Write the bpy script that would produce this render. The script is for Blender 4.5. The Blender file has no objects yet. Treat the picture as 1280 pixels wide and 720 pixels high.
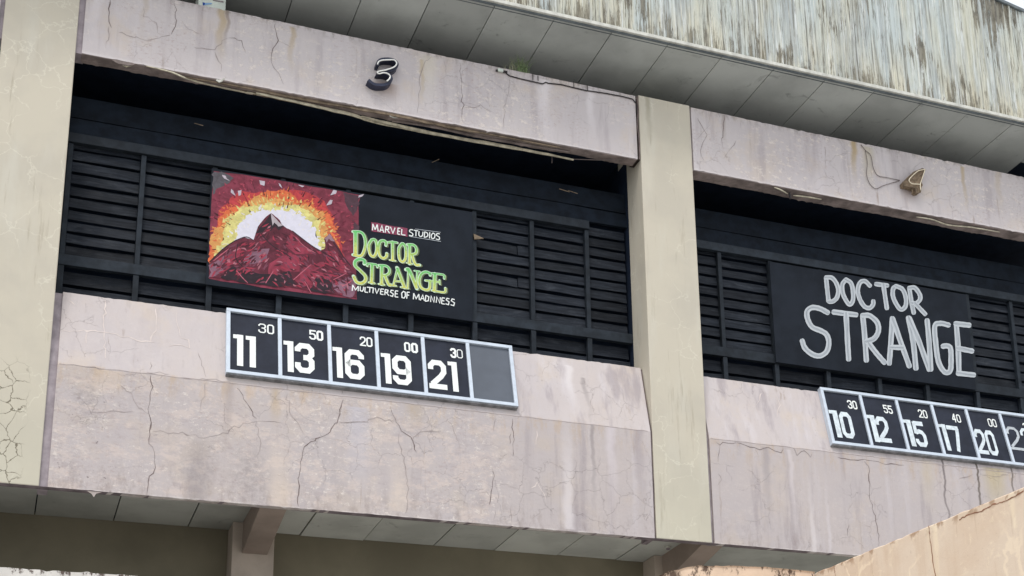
import bpy, math, random
from mathutils import Vector, Matrix
random.seed(7)
scn = bpy.context.scene
C = scn.collection

# ------------------------------------------------------------------ camera
YAW, PITCH, ROLL = (math.radians(v) for v in (23.82211512, 16.78744705, -2.15411475))
FPX, CX, CY = 1863.127, 797.48, 648.81
fwd = Vector((math.sin(YAW)*math.cos(PITCH), math.cos(YAW)*math.cos(PITCH), math.sin(PITCH)))
rt = Vector((math.cos(YAW), -math.sin(YAW), 0)); up = rt.cross(fwd)
rgt = rt*math.cos(ROLL) + up*math.sin(ROLL)
upv = -rt*math.sin(ROLL) + up*math.cos(ROLL)
cam = bpy.data.cameras.new('camera'); cam.sensor_width = 36; cam.lens = FPX/1280*36
cam.shift_x = (640-CX)/1280; cam.shift_y = (CY-360)/1280
cam.clip_start = .1; cam.clip_end = 3000
co = bpy.data.objects.new('camera', cam); C.objects.link(co)
co.matrix_world = Matrix(((rgt.x, upv.x, -fwd.x, 0), (rgt.y, upv.y, -fwd.y, 0), (rgt.z, upv.z, -fwd.z, 0), (0, 0, 0, 1)))
scn.camera = co
scn.render.resolution_x, scn.render.resolution_y = 1024, 576

# ------------------------------------------------------------------ light
scn.view_settings.view_transform = 'Standard'; scn.view_settings.look = 'None'
scn.view_settings.exposure = 0.62; scn.view_settings.gamma = 1
SUN_EL, SUN_AZ = math.radians(58), math.radians(215)       # azimuth measured from +y towards +x
w = bpy.data.worlds.new('World'); scn.world = w; w.use_nodes = True
nt = w.node_tree; nt.nodes.clear()
out = nt.nodes.new('ShaderNodeOutputWorld'); bg = nt.nodes.new('ShaderNodeBackground')
sky = nt.nodes.new('ShaderNodeTexSky'); sky.sky_type = 'NISHITA'; sky.sun_disc = False
sky.sun_elevation = SUN_EL; sky.sun_rotation = SUN_AZ; sky.dust_density = 4; sky.air_density = 1.2
mix = nt.nodes.new('ShaderNodeMix'); mix.data_type = 'RGBA'
nz = nt.nodes.new('ShaderNodeTexNoise'); nz.inputs['Scale'].default_value = 2.2; nz.inputs['Detail'].default_value = 6
mr = nt.nodes.new('ShaderNodeMapRange'); mr.inputs[1].default_value = .3; mr.inputs[2].default_value = .7
mr.inputs[3].default_value = .62; mr.inputs[4].default_value = .92
mix.inputs[7].default_value = (8.6, 8.9, 9.3, 1)
nt.links.new(nz.outputs[0], mr.inputs[0]); nt.links.new(mr.outputs[0], mix.inputs[0])
nt.links.new(sky.outputs[0], mix.inputs[6]); nt.links.new(mix.outputs[2], bg.inputs[0])
bg.inputs[1].default_value = .1; nt.links.new(bg.outputs[0], out.inputs[0])
sl = bpy.data.lights.new('sun', 'SUN'); sl.energy = 1.0; sl.angle = math.radians(14); sl.color = (1, .96, .9)
so = bpy.data.objects.new('sun', sl); C.objects.link(so)
sd = Vector((math.sin(SUN_AZ)*math.cos(SUN_EL), math.cos(SUN_AZ)*math.cos(SUN_EL), math.sin(SUN_EL)))
so.rotation_euler = sd.to_track_quat('Z', 'Y').to_euler(); so.location = (-10, -20, 40)

# ------------------------------------------------------------------ measuring: photo pixel -> point on a plane of the place
def ray(x, y): return rgt*((x-CX)/FPX) - upv*((y-CY)/FPX) + fwd
def at(x, y, Y): d = ray(x, y); return d*(Y/d.y)
def atz(x, y, Z): d = ray(x, y); return d*(Z/d.z)
def pts(ox, oy, sc, L): return [(ox+a/sc, oy+b/sc) for a, b in L]

# ------------------------------------------------------------------ colour and node helpers
def lin(r, g=None, b=None):
    if g is None: g = b = r
    f = lambda c: (c/255/12.92) if c/255 <= .04045 else ((c/255+.055)/1.055)**2.4
    return (f(r), f(g), f(b), 1)
class NM:
    def __init__(s, name, rough=.8, spec=.3, metal=0):
        s.m = bpy.data.materials.new(name); s.m.use_nodes = True; s.t = s.m.node_tree
        s.b = s.t.nodes['Principled BSDF']; s.b.inputs['Roughness'].default_value = rough
        s.b.inputs['Specular IOR Level'].default_value = spec; s.b.inputs['Metallic'].default_value = metal
        g = s.t.nodes.new('ShaderNodeNewGeometry'); s.P = g.outputs['Position']
        sx = s.t.nodes.new('ShaderNodeSeparateXYZ'); s.t.links.new(s.P, sx.inputs[0]); s.X, s.Y, s.Z = sx.outputs
        s._r = None
    def set(s, i, v):
        if isinstance(v, bpy.types.NodeSocket): s.t.links.new(v, i)
        else: i.default_value = v
    def vec(s, sx=1, sy=1, sz=1, off=(0, 0, 0), src=None):
        n = s.t.nodes.new('ShaderNodeMapping'); s.t.links.new(src or s.P, n.inputs[0])
        n.inputs['Scale'].default_value = (sx, sy, sz); n.inputs['Location'].default_value = off; return n.outputs[0]
    def noise(s, scale, detail=4, rough=.55, v=None, dist=0, color=False):
        n = s.t.nodes.new('ShaderNodeTexNoise'); s.t.links.new(v or s.P, n.inputs['Vector'])
        n.inputs['Scale'].default_value = scale; n.inputs['Detail'].default_value = detail
        n.inputs['Roughness'].default_value = rough; n.inputs['Distortion'].default_value = dist
        return n.outputs[1 if color else 0]
    def vor(s, scale, v=None, feature='DISTANCE_TO_EDGE'):
        n = s.t.nodes.new('ShaderNodeTexVoronoi'); n.feature = feature; s.t.links.new(v or s.P, n.inputs['Vector'])
        n.inputs['Scale'].default_value = scale; return n.outputs[0]
    def ma(s, op, a, b=0, c=None):
        n = s.t.nodes.new('ShaderNodeMath'); n.operation = op; s.set(n.inputs[0], a); s.set(n.inputs[1], b)
        if c is not None: s.set(n.inputs[2], c)
        return n.outputs[0]
    def mul(s, a, b): return s.ma('MULTIPLY', a, b)
    def add(s, a, b): return s.ma('ADD', a, b)
    def rng(s, v, a, b, c=0, d=1, smooth=True):
        n = s.t.nodes.new('ShaderNodeMapRange'); n.interpolation_type = 'SMOOTHSTEP' if smooth else 'LINEAR'
        s.set(n.inputs[0], v)
        for i, q in enumerate((a, b, c, d)): n.inputs[i+1].default_value = q
        return n.outputs[0]
    def mix(s, f, a, b, mode='MIX'):
        n = s.t.nodes.new('ShaderNodeMix'); n.data_type = 'RGBA'; n.blend_type = mode
        s.set(n.inputs[0], f); s.set(n.inputs[6], a); s.set(n.inputs[7], b); return n.outputs[2]
    def vadd(s, a, b, k):
        n = s.t.nodes.new('ShaderNodeVectorMath'); n.operation = 'MULTIPLY_ADD'
        s.set(n.inputs[0], b); n.inputs[1].default_value = (k, k, k); s.set(n.inputs[2], a); return n.outputs[0]
    def rnd(s):
        if s._r is None: s._r = s.t.nodes.new('ShaderNodeObjectInfo').outputs['Random']
        return s._r
    def streak(s, x, hw, z0, z1, wob=.05):
        """soft vertical run mark centred on world x, strongest at z1 (top), fading to z0"""
        xx = s.add(s.X, s.mul(s.add(s.noise(1.7, 3, v=s.vec(.3, .3, 1.5)), -.5), wob*4))
        d = s.ma('ABSOLUTE', s.add(xx, -x))
        a = s.rng(d, hw*.15, hw, 1, 0); lo, hi = min(z0, z1), max(z0, z1)
        fade = s.rng(s.Z, z0, z1, 0, 1) if z1 > z0 else s.rng(s.Z, z1, z0, 1, 0)
        inside = s.mul(s.rng(s.Z, lo-.02, lo, 0, 1), s.rng(s.Z, hi, hi+.02, 1, 0))
        return s.mul(s.mul(a, fade), inside)
    def col(s, c): s.set(s.b.inputs['Base Color'], c); return s
    def bump(s, h, strength=.3, dist=.01):
        n = s.t.nodes.new('ShaderNodeBump'); n.inputs['Strength'].default_value = strength; n.inputs['Distance'].default_value = dist
        s.set(n.inputs['Height'], h); s.t.links.new(n.outputs[0], s.b.inputs['Normal']); return s
    def rough(s, v): s.set(s.b.inputs['Roughness'], v); return s

def plain(name, c, rough=.7, var=.25, scale=8, spec=.3, metal=0, bump=.15, perobj=0):
    q = NM(name, rough, spec, metal)
    n = q.noise(scale, 6, .6)
    k = q.rng(n, .3, .7, 1-var, 1+var)
    if perobj: k = q.mul(k, q.rng(q.rnd(), 0, 1, 1-perobj, 1+perobj, False))
    cc = q.mix(1, c, k, 'MULTIPLY') if False else None
    vm = q.t.nodes.new('ShaderNodeVectorMath'); vm.operation = 'SCALE'; vm.inputs[0].default_value = c[:3]; q.set(vm.inputs['Scale'], k)
    q.col(vm.outputs[0]); q.bump(q.noise(scale*6, 5), bump, .004)
    return q.m

# ------------------------------------------------------------------ materials
def pink_wall(name, base, marks, lower_rough=False, top_dirt=None):
    q = NM(name, .85, .25)
    c = base
    big = q.noise(.55, 4, .6, dist=.4)
    c = q.mix(q.rng(big, .38, .62, 0, .55), c, lin(188, 181, 183))
    c = q.mix(q.rng(q.noise(1.3, 5, .65, q.vec(1, 1, 1, (9, 3, 1))), .5, .68, 0, .5), c, lin(202, 188, 174))
    # washed vertical runs
    v = q.noise(2.6, 5, .6, q.vec(1, 1, .09)); vk = q.rng(q.X, 6.6, 7.4, .25, 1) if lower_rough else .7
    c = q.mix(q.mul(q.rng(v, .52, .66, 0, .5), vk), c, lin(206, 200, 203))
    v2 = q.noise(3.4, 5, .6, q.vec(1, 1, .12, (4, 0, 2))); c = q.mix(q.mul(q.rng(v2, .52, .68, 0, .65), vk), c, lin(160, 151, 155))
    v3 = q.noise(13, 4, .6, q.vec(1, 1, .05, (1, 0, 5))); c = q.mix(q.rng(v3, .56, .76, 0, .2), c, lin(142, 134, 132))
    # mottled scuffs
    sc = q.noise(7, 8, .75, q.vec(1, 1, 1.4)); scm = q.mul(q.rng(sc, .5, .62), q.rng(q.noise(.8, 3), .42, .6))
    if lower_rough:
        scm = q.mul(scm, q.mul(q.rng(q.Z, 8.02, 8.06, 1, .12), q.rng(q.X, 6.9, 7.3, 1, .25)))
    c = q.mix(q.mul(scm, .7), c, lin(226, 216, 208))
    fl = q.mul(q.rng(q.noise(15, 9, .8, q.vec(.8, 1, 1.8, (2, 8, 2))), .53, .6), q.rng(q.noise(1.4, 3, .6, q.vec(1, 1, 1, (6, 1, 6))), .45, .6))
    if lower_rough: fl = q.mul(fl, q.mul(q.rng(q.Z, 8.02, 8.06, 1, .1), q.rng(q.X, 6.6, 7.2, 1, .3)))
    c = q.mix(q.mul(fl, .55), c, lin(168, 148, 144))
    dk = q.mul(q.rng(q.noise(16, 8, .8, q.vec(1, 1, .9, (3, 3, 3))), .56, .66), q.rng(q.noise(1.1, 3, .6, q.vec(1, 1, 1, (0, 7, 7))), .5, .62))
    c = q.mix(q.mul(dk, .38), c, lin(128, 116, 112))
    if lower_rough:
        c = q.mix(q.rng(q.Z, 8.045, 8.055, .2, 0), c, lin(150, 140, 140))  # upright face darkened: the sky-tilted slope's extra light is put into the colour
        # pitted corner by the left pillar
        pit = q.mul(q.rng(q.noise(14, 5, .7, q.vec(1, 1, .8)), .6, .66), q.mul(q.rng(q.X, 1.1, 1.4, 1, 0), q.rng(q.Z, 7.9, 8.04, 1, 0)))
        pit = q.mul(pit, q.rng(q.noise(1.8, 2), .4, .55))
        c = q.mix(q.mul(pit, .75), c, lin(92, 82, 84))
        for mx, mz, mr_ in ((2.3, 6.75, .35), (3.0, 6.7, .4), (.8, 7.6, .25)):
            d2 = q.ma('SQRT', q.add(q.mul(q.add(q.X, -mx), q.add(q.X, -mx)), q.mul(q.mul(q.add(q.Z, -mz), q.add(q.Z, -mz)), .35)))
            mm = q.mul(q.rng(d2, mr_*.2, mr_, 1, 0), q.rng(q.noise(12, 7, .75), .35, .65))
            c = q.mix(q.mul(mm, .5), c, lin(138, 130, 130))
    if lower_rough:
        zl = q.mul(q.rng(q.Z, 8.02, 8.06, 1, 0), q.rng(q.X, 6.4, 7.1, 1, .15))
        b1 = q.mul(q.rng(q.noise(3.2, 9, .78, q.vec(.8, 1, 1.5, (11, 2, 4))), .5, .6), zl); c = q.mix(q.mul(b1, .4), c, lin(214, 198, 188))
        b2 = q.mul(q.rng(q.noise(4.1, 9, .8, q.vec(.7, 1, 1.6, (1, 12, 9))), .54, .62), zl); c = q.mix(q.mul(b2, .45), c, lin(166, 155, 156))
        b3 = q.mul(q.rng(q.noise(9, 9, .8, q.vec(1, 1, 1.6, (8, 2, 1))), .55, .6), q.mul(zl, q.rng(q.noise(1.2, 3, .5, q.vec(1, 1, 1, (4, 4, 1))), .42, .6))); c = q.mix(q.mul(b3, .6), c, lin(228, 220, 212))
    if lower_rough:
        gb = q.mul(q.rng(q.Z, 6.31, 6.9, 1, 0), q.rng(q.noise(5, 8, .75, q.vec(1, 1, .45, (4, 1, 4))), .48, .62)); c = q.mix(q.mul(gb, .4), c, lin(140, 126, 120))
        oc = q.mul(q.mul(q.rng(q.Z, 7.55, 8.04, 0, 1), q.rng(q.Z, 8.05, 8.1, 1, .1)), q.rng(q.noise(4, 7, .75, q.vec(1, 1, .35, (2, 1, 7))), .48, .62)); c = q.mix(q.mul(oc, .42), c, lin(186, 160, 126))
    for (x, hw, z0, z1, colr, s) in marks:
        c = q.mix(q.mul(q.streak(x, hw, z0, z1), s), c, colr)
    if top_dirt:
        td = q.mul(q.rng(q.Z, top_dirt-.16, top_dirt, 0, 1), q.rng(q.noise(9, 6, .7, q.vec(1, 1, .5)), .45, .65))
        c = q.mix(q.mul(td, .6), c, lin(120, 112, 104))
        ed = q.rng(q.Z, 12.86, 12.91, .45, 0); c = q.mix(ed, c, lin(225, 218, 218))
    else:
        ed = q.mul(q.rng(q.Z, 6.31, 6.335, 1, 0), q.rng(q.noise(5, 4), .4, .6)); c = q.mix(q.mul(ed, .6), c, lin(232, 226, 222))
    dr = q.mul(q.rng(q.noise(7, 5, .7, q.vec(1, 1, .07, (13, 0, 1))), .6, .7), q.rng(q.noise(.9, 3, .6, q.vec(1, 1, .5, (2, 3, 9))), .48, .6))
    c = q.mix(q.mul(dr, .6), c, lin(142, 122, 106))
    # fine crazing
    wv = q.vadd(q.P, q.noise(3, 4, .6, color=True), .35)
    cr = q.rng(q.vor(2.4, wv), .003, .009, 1, 0); cr = q.mul(cr, q.rng(q.noise(.9, 3, .5, q.vec(1, 1, 1, (5, 5, 5))), .5, .56))
    c = q.mix(q.mul(cr, .28), c, lin(130, 120, 118))
    q.col(c)
    h = q.add(q.mul(q.noise(30, 8, .7), .5), q.mul(q.noise(5, 6, .6), 1.2)); h = q.add(h, q.mul(scm, .5)); h = q.add(h, q.mul(cr, -1.0))
    return q.bump(h, .6, .01).m
def X(px, py, Y=20): return at(px, py, Y).x
OCH = lin(176, 156, 122); BRN = lin(128, 112, 98); PALE = lin(224, 218, 220); GRY = lin(140, 132, 132)
M = {}
M['lintel'] = pink_wall('pink_lintel_paint', lin(197, 190, 190), [
    (X(276, 40), .1, 12.9, 14.06, OCH, .75), (X(283, 40), .04, 13.2, 14.06, BRN, .6), (X(365, 60), .07, 13.0, 14.0, OCH, .6),
    (X(527, 110), .05, 12.9, 13.9, OCH, .7), (X(535, 110), .2, 12.9, 14, lin(205, 198, 184), .6), (X(484, 105), .25, 12.95, 13.35, lin(168, 150, 142), .8),
    (X(1066, 190), .09, 13.1, 14.05, OCH, .95), (X(1085, 205), .18, 12.9, 14.0, lin(190, 182, 164), .7), (X(1205, 230), .07, 12.9, 14.0, OCH, .7),
    (X(1140, 250), .22, 12.95, 13.4, lin(166, 148, 142), .7), (X(118, 30), .12, 12.9, 14.2, lin(216, 210, 212), .6), (X(102, 30), .05, 12.9, 14.6, GRY, .8),
    (X(180, 20), .07, 13.1, 14.4, OCH, .4), (X(680, 150), .16, 12.9, 14, PALE, .7), (X(740, 160), .1, 12.9, 14, PALE, .6),
    (X(905, 170), .06, 13.3, 14.05, BRN, .4), (X(1250, 250), .1, 12.9, 14.05, OCH, .35)], top_dirt=14.07)
M['spandrel'] = pink_wall('pink_spandrel_paint', lin(195, 186, 184), [
    (X(710, 560), .13, 8.6, 6.35, PALE, .5), (X(742, 560), .05, 6.32, 8.04, GRY, .6), (X(765, 560), .12, 6.32, 8.04, lin(208, 200, 204), .6),
    (X(738, 500), .06, 8.0, 8.9, GRY, .5), (X(720, 500), .1, 8.06, 9.1, lin(220, 214, 214), .6), (X(800, 590), .12, 6.32, 8.04, lin(150, 140, 144), .5),
    (X(285, 540), .09, 6.7, 8.04, lin(164, 152, 148), .5), (X(345, 500), .1, 7.3, 8.05, OCH, .35), (X(245, 590), .22, 7.6, 6.32, lin(150, 142, 142), .55),
    (X(350, 590), .22, 7.7, 6.32, lin(212, 196, 180), .5), (X(520, 520), .2, 7.6, 8.05, OCH, .35), (X(500, 600), .22, 7.6, 6.4, lin(212, 198, 184), .45),
    (X(448, 560), .25, 6.3, 7.9, lin(190, 188, 198), .5), (X(135, 470), .3, 7.6, 8.03, lin(212, 192, 170), .45),
    (X(990, 600), .06, 6.4, 8.0, lin(206, 198, 200), .6), (X(1012, 600), .07, 8.0, 6.3, lin(210, 203, 203), .7), (X(1032, 600), .05, 8.0, 6.3, lin(205, 198, 200), .6),
    (X(960, 600), .1, 6.32, 8.0, lin(150, 142, 144), .5), (X(1180, 590), .035, 5, 8.6, lin(112, 104, 104), .9), (X(1224, 600), .035, 5, 8.6, lin(100, 92, 84), 1),
    (X(1266, 600), .03, 5, 8.6, lin(110, 102, 96), .9), (X(1245, 600), .35, 6.9, 8.1, lin(186, 172, 140), .75), (X(1160, 600), .2, 6.9, 8.1, lin(190, 178, 158), .5)], lower_rough=True)
def pillar_mat():
    q = NM('cream_pillar_paint', .85, .25)
    c = lin(197, 190, 174)
    c = q.mix(q.rng(q.noise(.8, 4, .6), .4, .62, 0, .6), c, lin(184, 178, 165))
    c = q.mix(q.rng(q.noise(2.2, 5, .6, q.vec(1, 1, .2)), .5, .7, 0, .45), c, lin(203, 200, 188))
    c = q.mix(q.rng(q.Z, 6.3, 8.4, .4, 0), c, lin(194, 191, 172))
    wv = q.vadd(q.P, q.noise(2.2, 4, .6, color=True), .5)
    e = q.vor(2.1, wv)
    lt = q.mul(q.rng(e, .004, .02, 1, 0), q.rng(q.noise(1.4, 3, .5, q.vec(1, 1, 1, (2, 2, 2))), .46, .56))
    c = q.mix(q.mul(lt, .42), c, lin(218, 214, 198))
    wv2 = q.vadd(q.P, q.noise(5, 4, .6, color=True), .16)
    e2 = q.vor(4.6, wv2)
    zone = q.mul(q.rng(q.Z, 7.75, 8.15, 1, 0), q.rng(q.X, -.02, .12, 1, 0))
    dkc = q.mul(q.mul(q.rng(e2, .006, .028, 1, 0), zone), q.rng(q.noise(2.5, 3), .26, .38))
    c = q.mix(q.mul(dkc, .9), c, lin(105, 98, 82))
    dr = q.mul(q.rng(q.noise(8, 5, .7, q.vec(1, 1, .08, (3, 0, 1))), .56, .68), q.rng(q.noise(1.2, 3, .6, q.vec(1, 1, .4, (2, 7, 9))), .45, .6)); c = q.mix(q.mul(dr, .5), c, lin(158, 148, 128))
    sp = q.rng(q.noise(38, 6, .8, q.vec(1, 1, 1, (9, 9, 9))), .66, .7); c = q.mix(q.mul(sp, .5), c, lin(120, 112, 98))
    st = q.streak(X(812, 160), .07, 13.1, 14.1); c = q.mix(q.mul(st, .6), c, lin(150, 143, 124))
    c = q.mix(q.mul(q.rng(q.noise(20, 7, .7), .6, .75), .25), c, lin(150, 145, 130))
    q.col(c)
    h = q.add(q.mul(q.noise(28, 8, .7), .4), q.noise(4, 5, .6)); h = q.add(h, q.mul(lt, .15)); h = q.add(h, q.mul(dkc, -1.5))
    return q.bump(h, .4, .006).m
M['pillar'] = pillar_mat()
def cladding_mat():
    q = NM('weathered_sheet_paint', .6, .35)
    c = lin(184, 193, 192)
    c = q.mix(q.rng(q.noise(1.2, 4, .6, q.vec(1, 1, .2)), .42, .62, 0, .8), c, lin(194, 193, 176))
    c = q.mix(q.mul(q.rng(q.Z, 14.7, 15.9, .8, 0), q.rng(q.noise(4, 4, .6, q.vec(1, 1, .2, (1, 4, 4))), .35, .6)), c, lin(204, 198, 176))
    dz = q.rng(q.noise(.75, 4, .6, q.vec(1, 1, .5, (5, 5, 2))), .38, .58, .4, 1)
    for (sx, zz, off, lo, hi, k, cc) in ((4, .06, 0, .48, .6, .6, (156, 162, 164)), (17, .03, 7, .55, .61, .75, (122, 120, 110)), (11, .04, 3, .54, .62, .8, (212, 217, 216)),
                                         (30, .04, 12, .56, .62, .85, (92, 86, 72)), (26, .03, 21, .56, .64, .7, (220, 218, 204)), (40, .03, 41, .57, .63, .8, (84, 80, 70))):
        f = q.rng(q.noise(sx, 6, .75, q.vec(1, 1, zz, (off, 0, off))), lo-(.015 if sum(cc) < 400 else 0), hi, 0, k)
        if sum(cc) < 400: f = q.mul(f, dz)
        c = q.mix(f, c, lin(*cc))
    rx = q.ma('ABSOLUTE', q.add(q.ma('FRACT', q.mul(q.X, 3.0303)), -.39)); c = q.mix(q.mul(q.rng(rx, .0, .07, .75, 0), q.rng(q.noise(6, 4, .6, q.vec(1, 1, .2)), .35, .6)), c, lin(110, 110, 102))  # rib shading put into the colour, a dark line along each rib
    p = q.noise(15, 9, .75, q.vec(1, 1, .07, (1, 1, 8))); zone = q.noise(1.1, 3, .5, q.vec(1, 1, .7, (3, 2, 6)))
    pm = q.rng(q.add(p, q.mul(q.add(zone, -.5), .9)), .62, .65)
    lowz = q.rng(q.add(p, q.rng(q.Z, 14.7, 15.4, .13, 0)), .63, .66)
    pm = q.ma('MAXIMUM', pm, q.mul(lowz, .9))
    pc = q.mix(q.rng(q.noise(12, 6, .7, q.vec(1, 1, .3)), .42, .62), lin(122, 116, 100), lin(72, 64, 50))
    c = q.mix(q.mul(pm, .85), c, pc)
    rust = q.mul(q.rng(q.noise(11, 6, .7, q.vec(1, 1, .8)), .62, .68), q.rng(q.Z, 14.72, 14.85, 1, 0)); c = q.mix(q.mul(rust, .8), c, lin(96, 62, 48))
    q.col(c); q.bump(q.add(q.noise(18, 6, .7, q.vec(1, 1, .2)), q.mul(pm, -.6)), .5, .008)
    return q.m
M['cladding'] = cladding_mat()
def soffit_mat(name, c0, dirt=.5):
    q = NM(name, .8, .25)
    c = q.mix(q.rng(q.noise(.9, 5, .6), .38, .65), c0, tuple(v*.8 for v in c0[:3])+(1,))
    c = q.mix(q.rng(q.noise(2.4, 7, .7, q.vec(1, 1, 1, (4, 4, 4)), 1.2), .58, .72, 0, dirt), c, tuple(v*.42 for v in c0[:3])+(1,))
    vm = q.t.nodes.new('ShaderNodeVectorMath'); vm.operation = 'SCALE'; q.set(vm.inputs[0], c); q.set(vm.inputs['Scale'], q.rng(q.rnd(), 0, 1, .88, 1.1, False))
    q.col(vm.outputs[0]); q.bump(q.noise(20, 6, .7), .15, .004); return q.m
M['roof_soffit'] = soffit_mat('roof_soffit_board', lin(186, 190, 186), .7)
M['low_soffit'] = soffit_mat('lower_soffit_board', lin(196, 198, 192), .6)
def black_wood():
    q = NM('black_painted_wood', .6, .15)
    vx = q.vec(.35, 1, 6)
    c = q.mix(q.rng(q.noise(6, 6, .7, vx), .35, .7), lin(18, 22, 29), lin(38, 43, 51))
    c = q.mix(q.mul(q.rng(q.noise(14, 6, .8, q.vec(.7, 1, 2)), .62, .74), .5), c, lin(104, 106, 106))
    c = q.mix(q.mul(q.rng(q.noise(3.5, 6, .75, q.vec(.6, 1, 2.5, (3, 3, 3))), .5, .7), .45), c, lin(66, 70, 76))
    vm = q.t.nodes.new('ShaderNodeVectorMath'); vm.operation = 'SCALE'; q.set(vm.inputs[0], c); q.set(vm.inputs['Scale'], q.rng(q.rnd(), 0, 1, .65, 1.3, False))
    q.col(vm.outputs[0]); q.rough(q.rng(q.noise(4, 4), .3, .7, .42, .7)); q.bump(q.noise(10, 7, .75, vx), .5, .006); return q.m
M['slat'] = black_wood()
M['rail'] = plain('dark_rail_paint', lin(36, 42, 49), .6, .3, 6, .18, perobj=.15)
M['black'] = plain('recess_darkness', lin(27, 36, 51), .9, .2, 4, .1)  # interior darkness with a bluish haze veil put into the colour
M['navy'] = plain('shaded_fascia_boards', lin(18, 25, 34), .75, .35, 5, .15, perobj=.2)  # boards above the rail, their lack of sky light put into a darker base
M['board'] = plain('blackboard_paint', lin(31, 36, 44), .7, .2, 2.5, .12, bump=.05)
M['cell'] = plain('timetable_black', lin(38, 42, 54), .55, .25, 3, .2, bump=.05, perobj=.12)
M['cell_grey'] = plain('timetable_slate', lin(84, 90, 100), .4, .1, 2, .5, bump=.04)
M['frame'] = plain('pale_aluminium', lin(196, 206, 218), .45, .07, 9, .5, metal=.1, bump=.1)
M['frame_under'] = plain('tarnished_aluminium', lin(122, 122, 124), .6, .35, 9, .4, metal=.2)
M['white'] = plain('white_digit_paint', lin(230, 234, 232), .6, .05, 14, .3, bump=.05)
M['worn_white'] = plain('worn_white_digit_paint', lin(204, 214, 220), .6, .16, 13, .3, bump=.05)
M['thin_white'] = plain('faint_white_paint', lin(178, 184, 190), .6, .2, 20, .3, bump=.05)
M['gap'] = plain('dark_joint', lin(128, 118, 122), .9, .3, 6, .1)
M['groove'] = plain('purple_grey_render', lin(158, 149, 154), .9, .2, 5, .1)
M['joint_dark'] = plain('rusty_dark_joint', lin(60, 52, 48), .9, .4, 7, .1)
M['sealant'] = plain('aged_joint_sealant', lin(104, 92, 90), .9, .4, 7, .1)
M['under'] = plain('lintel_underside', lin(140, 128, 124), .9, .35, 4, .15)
M['lath'] = plain('bleached_timber', lin(206, 199, 178), .8, .3, 9, .2, bump=.4)
M['rotten'] = plain('rotten_board', lin(122, 108, 92), .9, .4, 8, .15, bump=.4)
M['wall'] = plain('olive_khaki_wall', lin(122, 116, 99), .85, .14, .8, .2)
M['beam'] = plain('taupe_beam_paint', lin(150, 136, 126), .85, .12, 2, .2)
M['column'] = plain('taupe_column_paint', lin(176, 164, 152), .85, .1, 2, .2)
M['trim'] = plain('pale_edge_trim', lin(196, 196, 188), .5, .18, 7, .4)
M['trim_dark'] = plain('grey_roof_trim', lin(100, 108, 112), .5, .2, 7, .4)
M['crack'] = plain('dark_crack_line', lin(118, 106, 104), .95, .25, 10, .05)  # dark line colour of the open wall cracks
M['crack_faint'] = plain('hairline_crack', lin(160, 149, 147), .95, .15, 10, .05)
M['filler'] = plain('pale_crack_filler', lin(212, 201, 196), .9, .08, 10, .05)
M['cable'] = plain('black_cable', lin(46, 42, 44), .5, .1, 8)
M['wire'] = plain('grey_wire', lin(120, 110, 108), .5, .1, 8)
M['neon'] = plain('neon_glass_tube', lin(236, 236, 232), .15, .03, 8, .6)
M['neon_body'] = plain('navy_metal_channel', lin(36, 42, 64), .45, .25, 12, .4)
M['rust'] = plain('rusty_brown_metal', lin(124, 108, 90), .8, .4, 20, .2, bump=.4)
M['grass'] = plain('weed_green', lin(104, 120, 84), .7, .3, 20)
M['plastic'] = plain('off_white_plastic', lin(206, 214, 206), .5, .1, 5)
M['blue'] = plain('blue_print', lin(30, 66, 150), .5, .1, 5)
M['pale_blue'] = plain('pale_blue_print', lin(130, 165, 205), .5, .1, 5)
M['mould_white'] = None
def ramp_mat():
    q = NM('peach_render', .85, .25)
    c = lin(218, 200, 180)
    c = q.mix(q.rng(q.noise(1.1, 4, .6), .4, .62, 0, .6), c, lin(208, 184, 160))
    v = q.vec(1, 1, .12)
    c = q.mix(q.rng(q.noise(3.2, 5, .6, v), .52, .68, 0, .5), c, lin(198, 172, 146))
    c = q.mix(q.rng(q.noise(4.5, 5, .6, q.vec(1, 1, .16, (5, 1, 1))), .54, .68, 0, .5), c, lin(236, 218, 188))
    wv = q.vadd(q.P, q.noise(2.5, 4, .6, color=True), .4)
    lt = q.mul(q.rng(q.vor(1.6, wv), .01, .04, 1, 0), q.rng(q.noise(1.5, 2), .5, .58)); c = q.mix(q.mul(lt, .5), c, lin(240, 222, 196))
    c = q.mix(q.mul(q.rng(q.noise(24, 6, .8), .6, .68), .4), c, lin(150, 128, 108))
    c = q.mix(q.mul(q.rng(q.noise(11, 5, .7, q.vec(1, 1, .07, (5, 9, 1))), .58, .7), .5), c, lin(176, 148, 120))
    c = q.mix(q.mul(q.rng(q.noise(6, 9, .8, q.vec(1, 1, 1, (5, 2, 1))), .55, .62), .4), c, lin(238, 222, 196))
    c = q.mix(q.mul(q.rng(q.Z, 3.5, 3.6, 0, 1), q.rng(q.noise(9, 5), .5, .6)), c, lin(168, 140, 116))
    q.col(c); q.bump(q.add(q.noise(30, 8, .7), q.noise(5, 5)), .35, .006); return q.m
M['ramp'] = ramp_mat()
def mould_mat(name, ztop, base, amount=.52):
    q = NM(name, .9, .2)
    c = base
    m = q.rng(q.add(q.noise(5, 8, .75, q.vec(1, 1, .5)), q.rng(q.Z, ztop-.3, ztop, -.1, .1)), amount, amount+.05)
    c = q.mix(q.rng(q.noise(2, 5, .6), .4, .6, 0, .5), c, tuple(v*.78 for v in base[:3])+(1,))
    c = q.mix(q.mul(m, .9), c, lin(74, 56, 48)); q.col(c); q.bump(q.add(q.noise(20, 8, .7), m), .5, .01); return q.m

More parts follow.
